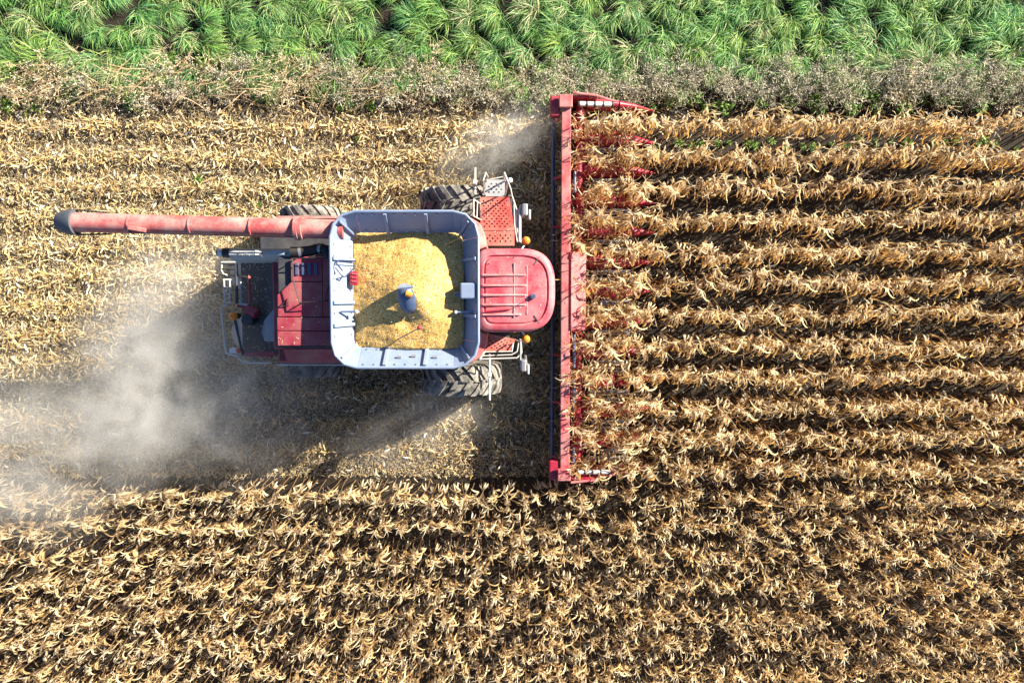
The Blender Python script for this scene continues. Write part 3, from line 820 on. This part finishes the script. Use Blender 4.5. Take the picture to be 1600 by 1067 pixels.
# ------------------------------------------------------------------ corn plants
TAN = np.array([.80,.59,.27]); ORG_ = np.array([.52,.26,.055]); PALE = np.array([.88,.77,.54]); BRN = np.array([.24,.13,.05])
def corn_variant(rg, hgt, nl, reach=1.0, low=.42):
    parts = []
    # stalk, its brown darkened to imitate shade low in the rows
    k = 6
    lean = rg.normal(0, .05, 2)
    st = []
    pts = [np.array([lean[0]*hgt*t*t, lean[1]*hgt*t*t, hgt*.93*t]) for t in np.linspace(0, 1, 4)]
    vs_, qs = [], []
    for i, p in enumerate(pts):
        r_ = .017 - .009*i/3
        for a in range(5):
            vs_.append(p + np.array([r_*math.cos(a*1.2566), r_*math.sin(a*1.2566), 0]))
    for i in range(3):
        for a in range(5):
            qs.append((i*5+a, i*5+(a+1) % 5, (i+1)*5+(a+1) % 5, (i+1)*5+a))
    parts.append((np.array(vs_), np.array(qs), np.tile(np.array([.30,.19,.09]), (len(vs_), 1))))
    # leaves
    k = 8
    t = np.sort(rg.uniform(low, .99, nl))
    h = t*hgt*.93
    p0 = np.stack([lean[0]*hgt*t*t, lean[1]*hgt*t*t, h], -1)
    az0 = np.where(rg.random(nl) < .88, rg.normal(-math.pi/2, .6, nl), rg.uniform(0, 6.28, nl))
    L_ = rg.uniform(.36, .74, nl)*(1.1 - .5*np.abs(t-.55))*reach
    e0 = rg.uniform(.8, 1.4, nl); e1 = rg.uniform(-1.62, -1.2, nl)
    s = np.linspace(0, 1, k)[None]
    pw = rg.uniform(.35, .75, nl)[:, None]
    el = e0[:, None] + (e1-e0)[:, None]*s**pw + rg.normal(0, .16, (nl, k))
    az = az0[:, None] + np.cumsum(rg.normal(0, .24, (nl, k)), 1) + rg.normal(0, .9, nl)[:, None]*s
    w = rg.uniform(.022, .046, nl)[:, None]*np.array([.55,.85,1,1,.92,.82,.66,.42,.06])[None]
    tw = rg.uniform(-.5, .5, nl)[:, None] + rg.normal(0, 1.7, nl)[:, None]*np.linspace(0, 1, k+1)[None]**1.3
    f = rg.uniform(0, 1, nl)[:, None]
    lowf = np.clip((.88-t)/.45, 0, 1)[:, None]
    c = TAN*(1-f*.7) + PALE*(f*.7)
    c = c*(1-.75*lowf) + ORG_*.75*lowf  # lower leaves orange-brown, deepened to imitate backlight and shade in the row
    c = c*rg.uniform(.6, 1.08, (nl, 1))
    parts.append(ribbons(p0, az, el, L_/k, w, tw, c, np.clip(c*1.12, 0, .85)))
    # ear with husk flaps
    he = hgt*rg.uniform(.42, .55); ae = rg.uniform(0, 6.28)
    n_ = 4
    p0 = np.tile(np.array([.03*math.cos(ae), .03*math.sin(ae), he]), (n_, 1))
    az = ae + rg.normal(0, .6, (n_, 1)) + np.zeros((n_, 4)); el = np.tile(np.linspace(.5, -1.3, 4), (n_, 1)) + rg.normal(0, .2, (n_, 1))
    parts.append(ribbons(p0, az, el, np.full(n_, .07), np.tile(np.array([.025,.042,.045,.03,.008]), (n_, 1)), rg.normal(0, .8, (n_, 1)) + np.zeros((n_, 5)), np.tile(PALE*.85, (n_, 1))))
    # tassel
    n_ = 5
    p0 = np.tile(np.array([lean[0]*hgt, lean[1]*hgt, hgt*.9]), (n_, 1)) + np.stack([np.zeros(n_), np.zeros(n_), rg.uniform(0, .08, n_)], -1)
    az = rg.uniform(0, 6.28, (n_, 1)) + rg.normal(0, .15, (n_, 4)).cumsum(1)
    el = rg.uniform(1.0, 1.5, (n_, 1)) - np.linspace(0, 1, 4)[None]*rg.uniform(.2, 1.5, (n_, 1))
    parts.append(ribbons(p0, az, el, rg.uniform(.045, .075, n_), np.tile(np.array([.012,.016,.016,.013,.006]), (n_, 1)), rg.uniform(-1, 1, (n_, 5)), np.tile(PALE*.92, (n_, 1))))
    V, Q, C, n0 = [], [], [], 0
    for v, q, c in parts:
        V.append(v); Q.append(q+n0); C.append(c); n0 += len(v)
    return np.concatenate(V), np.concatenate(Q), np.concatenate(C)
NV = 14
variants = [corn_variant(rng, rng.uniform(1.62, 1.88), int(rng.integers(12, 15))) for _ in range(NV)]
variants += [corn_variant(rng, rng.uniform(1.55, 1.88), int(rng.integers(10, 13)), .85, .62) for _ in range(NV)]
var_mesh = [np_mesh('corn_plant', v, q, c, M['corn']) for v, q, c in variants]
plants = []                     # x, y, rz, scale, lean x, lean y, variant
def row_wave(y): return .05*math.sin(y*3)
for yr in ROWS:
    x = 1.92 + rng.uniform(0, .2)
    while x < 17.5:
        if rng.random() > .04:
            plants.append((x, yr + rng.normal(0, .028) + .04*math.sin(x*.9+yr*5), rng.normal(0, .35), rng.uniform(.88, 1.08), rng.normal(0, .04) - (.45 if x < 2.7 else 0)*rng.random(), rng.normal(-.11, .05), int(rng.integers(NV))))
        x += rng.uniform(.14, .23) if x > 3.1 else rng.uniform(.08, .14)
ROWS2 = [ROWS[-1] - .80 - .755*i for i in range(10)]
for yr in ROWS2:
    x = -17.5 + rng.uniform(0, .2)
    while x < 17.5:
        if rng.random() > .05:
            plants.append((x, yr + rng.normal(0, .03) + .04*math.sin(x*.8+yr*4), rng.normal(0, .4), rng.uniform(.80, 1.04), rng.normal(0, .05), rng.normal(-.09, .035), NV + int(rng.integers(NV))))
        x += rng.uniform(.14, .22)
UNIT = ['', 'first', 'second', 'third', 'fourth', 'fifth', 'sixth', 'seventh', 'eighth', 'ninth', 'tenth', 'eleventh', 'twelfth', 'thirteenth', 'fourteenth', 'fifteenth', 'sixteenth', 'seventeenth', 'eighteenth', 'nineteenth']
TENS = {2: 'twent', 3: 'thirt', 4: 'fort', 5: 'fift', 6: 'sixt', 7: 'sevent', 8: 'eight', 9: 'ninet'}
def nth(n):
    if n >= 100: return 'hundredth' if n == 100 else 'hundred-and-' + nth(n-100)
    if n < 20: return UNIT[n]
    return TENS[n//10] + ('ieth' if n % 10 == 0 else 'y-' + UNIT[n % 10])
order = sorted(range(len(plants)), key=lambda i: plants[i][0] if plants[i][1] > ROWS[-1]-.4 else 99)
single = set(order[:300])
rank = {}
for i in order[:300]:
    r_ = min(range(12), key=lambda k: abs(ROWS[k]-plants[i][1]))
    rank[i] = (r_+1, 1 + sum(1 for v in rank.values() if v[0] == r_+1))
fieldp = []
for i, (x, y, rz, sc, lx, ly, vi) in enumerate(plants):
    z = float(ground_h(x, y)) - .03
    Mx = Matrix.Translation((x, y, z)) @ Matrix.Rotation(lx, 4, 'Y') @ Matrix.Rotation(-ly, 4, 'X') @ Matrix.Rotation(rz, 4, 'Z') @ Matrix.Scale(sc, 4)
    if i in single:
        o = bpy.data.objects.new('corn_plant', var_mesh[vi])
        o.matrix_world = Mx
        col.objects.link(o)
        tag(o, 'dry corn plant, %s from the header in the %s row from the grass' % (nth(rank[i][1]), nth(rank[i][0])), 'corn plant', 'corn plants right in front of the header')
    else:
        A = np.array(Mx)
        v, q, c = variants[vi]
        fieldp.append((v @ A[:3, :3].T + A[:3, 3], q, c*rng.uniform(.85, 1.1)))
o = np_obj('corn_crop', fieldp, M['corn'])
tag(o, 'ripe dry corn standing in long rows across the field', 'corn crop', kind='stuff')

# ------------------------------------------------------------------ residue and stubble on the cut ground
def litter(n, x0, x1, y0, y1, z0, z1, lmin, lmax, wmin, wmax, k, cols, tilt=.35, hfun=None, dens=None):
    x = rng.uniform(x0, x1, n); y = rng.uniform(y0, y1, n)
    if dens is not None:
        keep = rng.random(n) < dens(x, y); x, y = x[keep], y[keep]; n = len(x)
    z = ground_h(x, y) + rng.uniform(z0, z1, n)
    L_ = lmin + (lmax-lmin)*rng.random(n)**1.8
    az = rng.uniform(0, 6.28, (n, 1)) + np.cumsum(rng.normal(0, .28, (n, k)), 1)
    el = rng.normal(0, tilt, (n, 1)) - np.linspace(-.4, .4, k)[None]*rng.uniform(0, 1.3, (n, 1))
    w = rng.uniform(wmin, wmax, n)[:, None]*(np.array([.6, 1, .9, .35]) if k == 3 else np.array([.7, 1, .5]) if k == 2 else np.array([1., .8]))[None]
    tw = rng.normal(0, .55, (n, 1)) + rng.normal(0, .4, (n, k+1))
    cs = np.array(cols)[rng.integers(len(cols), size=n)]*rng.uniform(.7, 1.15, (n, 1))
    return ribbons(np.stack([x, y, z], -1), az, el, L_/k, w, tw, cs)
STR = [(.78,.60,.30), (.72,.50,.19), (.82,.68,.40), (.62,.42,.17), (.50,.36,.19), (.78,.65,.42)]
GRY = [(.46,.40,.30), (.38,.32,.23), (.55,.49,.38), (.30,.25,.18)]
WHT = [(.78,.72,.58), (.80,.75,.66), (.70,.60,.40)]
def band(x, y):   # share of pieces kept: thick along the old rows
    b = .5+.5*np.cos(2*np.pi*(y-ROWS[0])/.762 + .6*np.sin(x*.8))
    p = np.sin(x*1.9+2*np.sin(y*1.3))*np.sin(y*2.3+1.7*np.sin(x*.9)) + .6*np.sin(x*4.1+y*1.2)*np.sin(y*5.2-x)
    fine = 1 - .9*np.clip((x+8.5)/2, 0, 1)*np.clip((-.6-y)/1.2, 0, 1)
    return np.clip(.14 + .85*b**1.3 + .30*p, .05, 1)*fine
res = [litter(100000, -17.5, 1.5, -4.6, 5.0, .0, .10, .06, .34, .010, .040, 3, STR+WHT[2:], .38, dens=band),
       litter(60000, -17.5, 1.5, -4.6, 5.0, .0, .05, .04, .16, .008, .022, 2, GRY+STR+STR),
       litter(120000, -17.5, 1.6, -4.6, 5.3, .0, .05, .03, .09, .006, .014, 1, STR+GRY+GRY),
       litter(14000, -8.5, 1.6, -4.6, -.8, .0, .06, .03, .10, .006, .016, 1, GRY+STR[3:]),
       litter(1300, -17.5, 1.4, -4.5, 5.2, .04, .10, .10, .24, .03, .06, 3, WHT, .25)]
# under the standing corn and along the edge
res += [litter(5000, 1.5, 17.5, -4.5, 5.2, .0, .05, .06, .30, .012, .04, 2, STR[1:]+GRY),
        litter(8000, -17.5, 17.5, -12.2, -4.5, .0, .05, .06, .30, .012, .04, 2, STR[1:]+GRY),
        litter(9000, -17.5, 17.5, 4.9, 6.6, .0, .08, .05, .30, .008, .025, 2, GRY+STR)]
o = np_obj('crop_residue', res, M['straw'])
tag(o, 'chopped corn leaves, husks and chaff strewn over the ground', 'crop residue', kind='stuff')
# loose leaves lying on the header
hd = [litter(1500, 1.5, 3.0, HY-4.5, HY+4.5, .55, .98, .15, .5, .015, .045, 3, STR+WHT[2:], .5),
      litter(380, 1.15, 1.6, HY-4.4, HY+4.4, .95, 1.25, .10, .35, .012, .03, 3, STR, .4)]
o = np_obj('loose_leaves', hd, M['corn'])
tag(o, 'torn dry corn leaves caught on the red header', 'corn leaves', kind='stuff')
# stubble: short cut stalks with ragged sheaths
sp = []
xs, ys = [], []
for yr in ROWS:
    x = np.arange(-17.5, 1.0, .17); x = x + rng.normal(0, .04, len(x)); x = x[rng.random(len(x)) > .25]
    xs.append(x); ys.append(np.full(len(x), yr) + rng.normal(0, .04, len(x)))
xs, ys = np.concatenate(xs), np.concatenate(ys); n = len(xs)
for rep in range(7):
    k = 3
    az = rng.uniform(0, 6.28, (n, 1)) + np.cumsum(rng.normal(0, .2, (n, k)), 1)
    if rep < 2:
        el = np.full((n, k), 1.35) + rng.normal(0, .12, (n, 1)); az[:] = az[:, :1]; L_ = rng.uniform(.10, .26, n); w = np.tile([.026,.026,.024,.022], (n, 1))
    else:
        el = rng.uniform(.5, 1.4, (n, 1)) - np.linspace(0, 1.6, k)[None]; L_ = rng.uniform(.15, .42, n); w = rng.uniform(.012, .03, n)[:, None]*np.array([.7,1,.8,.2])[None]
    cs = np.array(STR)[rng.integers(len(STR), size=n)]*rng.uniform(.8, 1.15, (n, 1))*np.array([1.0,.93,.8])
    sp.append(ribbons(np.stack([xs, ys, ground_h(xs, ys)-.01], -1), az, el, L_/k, w, rng.normal(0, .7, (n, 1)) + np.zeros((n, k+1)), cs))
o = np_obj('stubble', sp, M['straw'])
tag(o, 'short golden corn stubble left standing in rows behind the combine', 'stubble', kind='stuff')

# ------------------------------------------------------------------ long grass at the field edge
def flow(x, y):
    return -2.0 + .9*np.sin(x*.55 + 1.3*np.sin(y*.8)) + .7*np.sin(y*1.1 + x*.23 + 2) + .5*np.sin(x*1.7+y*2.1)
ct = []
for _ in range(560):
    for _t in range(14):
        c = (rng.uniform(-17, 17), rng.uniform(5.55, 9.4))
        if all((c[0]-d[0])**2 + ((c[1]-d[1])*1.35)**2 > .54**2 for d in ct): ct.append(c); break
gp = []
BASE = np.array([(.10,.25,.05), (.15,.32,.07), (.06,.19,.07), (.22,.36,.07)])
for (cx, cy) in ct:
    edge = max(0, min(1, (cy - 5.50 + .25*math.sin(cx*1.7) + .2*math.sin(cx*.6+1))/.5))
    nb = int(rng.integers(260, 370)*(.2+.8*edge))
    k = 4
    a0 = flow(cx, cy) + rng.normal(0, .3)
    az0 = a0 + rng.normal(0, 1.0, nb)
    az = az0[:, None] + rng.normal(0, .2, nb)[:, None]*np.linspace(0, 1.5, k)[None] + (a0 - az0)[:, None]*.4*np.linspace(0, 1, k)[None]
    el = rng.uniform(.95, 1.5, nb)[:, None] - np.linspace(0, 1, k)[None]*rng.uniform(1.3, 2.6, nb)[:, None]
    L_ = rng.uniform(.32, .74, nb)*rng.uniform(.85, 1.25)
    p0 = np.stack([cx + rng.normal(0, .10, nb), cy + rng.normal(0, .08, nb), np.zeros(nb)], -1)
    w = rng.uniform(.010, .018, nb)[:, None]*np.array([.7,1,.95,.6,.1])[None]
    c = BASE[rng.integers(4, size=nb)]*rng.uniform(.7, 1.25, (nb, 1))*rng.uniform(.8, 1.2)*np.array([rng.uniform(.85, 1.25), 1, rng.uniform(.8, 1.3)])
    dry = rng.random(nb) < (.05 if rng.random() < .85 else .4)
    c[dry] = np.array([.46,.40,.22])
    gp.append(ribbons(p0, az, el, L_/k, w, rng.normal(0, .5, (nb, 1)) + np.zeros((nb, k+1)), c*.6, np.clip(c*1.75+np.array([.09,.12,.06]), 0, .8)))  # roots darkened and tips lightened to imitate shade and highlights in the tufts
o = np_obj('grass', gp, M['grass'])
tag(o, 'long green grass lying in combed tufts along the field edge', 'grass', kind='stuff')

# ------------------------------------------------------------------ weeds between the grass and the field
def dead_weed(rg, hgt, nst, cols, lie=0.0):
    parts = []
    k = 5
    az = rg.uniform(0, 6.28, (nst, 1)) + np.cumsum(rg.normal(0, .2, (nst, k)), 1)
    el = rg.uniform(.6, 1.4, (nst, 1)) - np.linspace(0, .9+lie, k)[None]*rg.uniform(.3, 1, (nst, 1))
    L_ = rg.uniform(.6, 1.1, nst)*hgt
    p0 = np.stack([rg.normal(0, .03, nst), rg.normal(0, .03, nst), np.zeros(nst)], -1)
    w = np.tile(np.array([.010,.010,.008,.007,.006,.004]), (nst, 1))
    c = np.array(cols)[rg.integers(len(cols), size=nst)]*rg.uniform(.7, 1.1, (nst, 1))
    v, q, cc = ribbons(p0, az, el, L_/k, w, rg.uniform(-1, 1, (nst, k+1)), c)
    parts.append((v, q, cc))
    ctr_ = v.reshape(nst, k+1, 2, 3).mean(2)
    # twiglets and seed heads off the upper part of every stem
    m_ = 9
    idx_ = rg.integers(2, k+1, (nst, m_))
    p1 = np.take_along_axis(ctr_, idx_[..., None].repeat(3, -1), 1).reshape(-1, 3)
    n_ = len(p1)
    az = rg.uniform(0, 6.28, (n_, 1)) + np.zeros((n_, 2)); el = rg.uniform(-.3, 1.2, (n_, 1)) + np.zeros((n_, 2))
    cs = np.array(cols)[rg.integers(len(cols), size=n_)]*rg.uniform(.8, 1.3, (n_, 1))
    t = ribbons(p1, az, el, rg.uniform(.03, .08, n_)*hgt*1.4, np.tile([.005,.012,.022], (n_, 1)), rg.uniform(-1.5, 1.5, (n_, 3)), cs)
    parts.append(t)
    tips = t[0].reshape(n_, 3, 2, 3)[:, 2].mean(1)
    reps = 3
    p2 = np.repeat(tips, reps, 0) + rg.normal(0, .022, (n_*reps, 3))
    az = rg.uniform(0, 6.28, (n_*reps, 1)); el = rg.uniform(-.8, 1.2, (n_*reps, 1))
    cs = np.array(cols)[rg.integers(len(cols), size=n_*reps)]*rg.uniform(.9, 1.5, (n_*reps, 1))
    parts.append(ribbons(p2, az, el, rg.uniform(.015, .035, n_*reps), np.full((n_*reps, 2), .016), rg.uniform(-1.5, 1.5, (n_*reps, 2)), np.clip(cs, 0, .8)))
    V, Q, C, n0 = [], [], [], 0
    for v, q, c in parts:
        V.append(v); Q.append(q+n0); C.append(c); n0 += len(v)
    return np.concatenate(V), np.concatenate(Q), np.concatenate(C)
def leafy_weed(rg, hgt, nleaf, cols):
    az = rg.uniform(0, 6.28, (nleaf, 3)); az[:] = az[:, :1]
    el = rg.uniform(-.2, 1.0, (nleaf, 1)) - np.linspace(0, .9, 3)[None]
    p0 = np.stack([rg.normal(0, .07, nleaf), rg.normal(0, .07, nleaf), rg.uniform(.0, hgt, nleaf)], -1)
    c = np.array(cols)[rg.integers(len(cols), size=nleaf)]*rg.uniform(.7, 1.3, (nleaf, 1))
    return ribbons(p0, az, el, rg.uniform(.03, .07, nleaf), np.tile([.016,.04,.034,.004], (nleaf, 1)), rg.normal(0, .4, (nleaf, 4)), c)
GREYW = [(.48,.43,.34), (.60,.55,.45), (.36,.30,.22), (.44,.44,.27)]
TANW = [(.66,.52,.33), (.58,.42,.26), (.48,.40,.26), (.72,.61,.42)]
gw = [np_mesh('dead_weed', *dead_weed(rng, rng.uniform(.6, .8), 14, GREYW), M['weed']) for _ in range(5)]
tw_ = [np_mesh('straw_weed', *dead_weed(rng, rng.uniform(.55, .75), 11, TANW, .8), M['weed']) for _ in range(5)]
lw = [np_mesh('leafy_weed', *leafy_weed(rng, rng.uniform(.12, .3), 70, [(.10,.22,.03), (.16,.28,.04), (.22,.32,.06)]), M['weed']) for _ in range(4)]
lw_c = []
count = {}
def put(me, name, x, y, sc, label, cat, group):
    count[group] = count.get(group, 0) + 1
    label = label.replace('#', nth(count[group]))
    o = bpy.data.objects.new(name, me); col.objects.link(o)
    o.location = (x, y, -.01); o.rotation_euler = (0, 0, rng.uniform(0, 6.28)); o.scale = (sc, sc, sc*rng.uniform(.8, 1.1))
    tag(o, label, cat, group)
for i in range(220):
    x = -16.5 + 33*(i + rng.random())/220; y = rng.uniform(5.2, 5.95)
    greyp = .12 if x < -5 else .6 if x < 1 else .93
    if rng.random() < greyp:
        put(gw[int(rng.integers(5))], 'dead_weed', x, y, rng.uniform(.75, 1.2), 'grey brown dead weed, # of its kind from the left between grass and field', 'weed', 'grey dead weeds along the field edge')
    else:
        put(tw_[int(rng.integers(5))], 'straw_weed', x, y, rng.uniform(.75, 1.2), 'tan dried weed with sprawling stems, # of its kind from the left beside the grass', 'weed', 'tan dried weeds along the field edge')
for i in range(150):
    x = -16 + 33*(i + rng.random())/150; y = rng.uniform(4.95, 5.7) if x > 1 else rng.uniform(5.1, 6.2)
    put(lw[int(rng.integers(4))], 'leafy_weed', x, y, rng.uniform(.7, 1.3), 'low leafy green weed, # from the left among the dead weeds at the edge', 'weed', 'green weeds along the field edge')
for px_, py_, sc in ((230,470,.35), (262,245,.4), (309,281,.6), (405,320,.4), (498,300,.5), (560,215,.6)):
    q = at(px_, py_, .05)
    put(lw[int(rng.integers(4))], 'leafy_weed', q.x, q.y, sc, 'small green weed sprouting in the cut stubble, # from the left', 'weed', 'green weeds in the stubble')
for i in range(34):
    put(lw[int(rng.integers(4))], 'leafy_weed', 3.6 + 12.5*(i + rng.random())/34, ROWS[0] - .38 + rng.normal(0, .08), rng.uniform(.35, .65), 'low green weed between the two uppermost corn rows, # from the header', 'weed', 'green weeds between the first corn rows')
# long fallen stems among the weeds on the left
n = 340; k = 6
x = rng.uniform(-16.5, -2.5, n); y = rng.uniform(5.15, 6.0, n)
az = np.where(rng.random(n) < .5, rng.normal(3.5, .35, n), rng.normal(.3, .5, n))[:, None] + np.cumsum(rng.normal(0, .12, (n, k)), 1)
el = rng.normal(.25, .15, (n, 1)) - np.linspace(0, .5, k)[None]
cs = np.array(TANW)[rng.integers(4, size=n)]*rng.uniform(.7, 1.15, (n, 1))*np.array([1,.88,.75])
o = np_obj('fallen_stems', [ribbons(np.stack([x, y, rng.uniform(.1, .45, n)], -1), az, el, rng.uniform(.08, .2, n), np.tile([.020,.020,.018,.015,.012,.009,.005], (n, 1)), rng.uniform(-1, 1, (n, k+1)), cs)], M['weed'])
tag(o, 'long brown fallen weed stems lying along the field edge', 'stems', kind='stuff')

# ------------------------------------------------------------------ dust thrown up by the machine
def dust(name, c, rad, dens, nscale, seed, label, rz=0, ry=0):
    bm = MB(); n_, m_ = 20, 12; rings = []
    for i in range(1, m_):
        t = math.pi*i/m_
        rings.append([Vector((math.sin(t)*math.cos(2*math.pi*k/n_), math.sin(t)*math.sin(2*math.pi*k/n_), -math.cos(t))) for k in range(n_)])
    bm.loft(rings)
    mt, N, L = mat('dust ' + name)
    N.remove(N['Principled BSDF'])
    pv = N.new('ShaderNodeVolumePrincipled')
    pv.inputs['Color'].default_value = (.97,.95,.90,1); pv.inputs['Anisotropy'].default_value = 0
    tc = N.new('ShaderNodeTexCoord')
    ln = N.new('ShaderNodeVectorMath'); ln.operation = 'LENGTH'; L.new(tc.outputs['Object'], ln.inputs[0])
    fo = N.new('ShaderNodeMapRange'); fo.interpolation_type = 'SMOOTHSTEP'
    L.new(ln.outputs['Value'], fo.inputs['Value'])
    fo.inputs['From Min'].default_value = .95; fo.inputs['From Max'].default_value = .1; fo.inputs['To Min'].default_value = 0; fo.inputs['To Max'].default_value = 1
    mp = N.new('ShaderNodeMapping'); mp.inputs['Location'].default_value = (seed*3.1, seed*1.7, seed); mp.inputs['Scale'].default_value = tuple(r_*nscale for r_ in rad)
    L.new(tc.outputs['Object'], mp.inputs['Vector'])
    nz = noise(N, L, 1.0, 6, .68, mp.outputs[0]); nz.inputs['Distortion'].default_value = .8
    rp = ramp(N, L, nz.outputs['Fac'], .38, .72)
    mu = N.new('ShaderNodeMath'); mu.operation = 'MULTIPLY'; L.new(fo.outputs[0], mu.inputs[0]); L.new(rp.outputs['Color'], mu.inputs[1])
    m2 = N.new('ShaderNodeMath'); m2.operation = 'MULTIPLY'; L.new(mu.outputs[0], m2.inputs[0]); m2.inputs[1].default_value = dens
    L.new(m2.outputs[0], pv.inputs['Density'])
    L.new(pv.outputs[0], N['Material Output'].inputs['Volume'])
    o = bm.build(name, mt)
    o.location = c; o.scale = rad; o.rotation_euler = (0, ry, rz)
    tag(o, label, 'dust', kind='stuff')
    return o
dust('dust_cloud', at(225, 590, 2.0), (2.1, 3.4, 2.0), 1.15, 1.2, 1, 'tall pale dust plume drifting behind the combine', R(-8))
dust('dust_cloud', at(60, 700, 1.8), (3.8, 3.0, 1.8), .80, .9, 2, 'pale dust drifting over the corn at the far left', R(10))
dust('dust_cloud', at(340, 610, 1.6), (3.8, 2.9, 1.6), .75, .9, 3, 'thin dust hanging in the shade behind the rear wheels')
dust('dust_cloud', at(270, 460, 1.4), (2.6, 2.0, 1.4), .75, 1.1, 4, 'thin bright dust beside the exhaust at the rear', R(30))
dust('dust_cloud', at(775, 225, 1.0), (2.2, 1.0, 1.0), 1.2, 1.4, 5, 'wisp of dust blowing off the upper end of the header', R(28))
dust('dust_cloud', at(670, 655, 1.0), (3.4, 1.5, 1.0), .5, 1.1, 6, 'low dust raised below the front wheel', R(25))
# chaff in the air
n = 5200
q = np.array([[-10.2,-2.6,1.0],[-12.5,-3.6,.8],[-8.2,-2.6,1.0],[-8.6,.2,.9]])[rng.choice(4, n, p=[.4,.2,.25,.15])]
p = q + rng.normal(0, 1, (n, 3))*np.array([1.0,1.1,.45]); p[:, 2] = np.clip(p[:, 2], .15, 2.6)
az = rng.uniform(0, 6.28, (n, 1)); el = rng.normal(0, .6, (n, 1))
o = np_obj('flying_chaff', [ribbons(p, az, el, rng.uniform(.012, .04, n), np.tile([.010,.006], (n, 1)), rng.uniform(-1.5, 1.5, (n, 2)), np.array(WHT)[rng.integers(3, size=n)])], M['straw'])
tag(o, 'pale chaff flying in the dust behind the combine', 'chaff', kind='stuff')

# chaff settled on the machine
def settle(n, px0, py0, px1, py1, zf):
    p = np.array([list(at(rng.uniform(px0, px1), rng.uniform(py0, py1), zf)) for _ in range(n)])
    return ribbons(p + np.array([0, 0, .012]), rng.uniform(0, 6.28, (n, 1)), rng.normal(0, .1, (n, 1)), rng.uniform(.015, .05, n), np.tile([.012,.008], (n, 1)), rng.normal(0, .2, (n, 2)), np.array(WHT+STR[:2])[rng.integers(5, size=n)])
sl = settle(170, 370, 412, 428, 550, 2.0)
sl[0][:, 2] = 1.93 + (sl[0][:, 0] + 6.35)*.42
gb = settle(170, 560, 370, 722, 538, 3.8)
for q_ in range(0, len(gb[0]), 4):
    xx, yy = gb[0][q_:q_+4, 0].mean(), gb[0][q_:q_+4, 1].mean()
    d_ = math.hypot(xx-pk.x, yy-pk.y)
    gb[0][q_:q_+4, 2] += max(4.10 - .31*math.hypot(d_, .14), 3.6) + .015 - 3.812
gb[2][::8] *= .35
o = np_obj('settled_chaff', [sl, gb, settle(24, 436, 462, 515, 538, 3.765), settle(14, 752, 400, 850, 505, ZR+.235), settle(16, 752, 312, 798, 380, zd), settle(14, 360, 392, 452, 400, 3.70)], M['straw'])
tag(o, 'bits of pale chaff settled on the decks of the combine', 'chaff', kind='stuff')
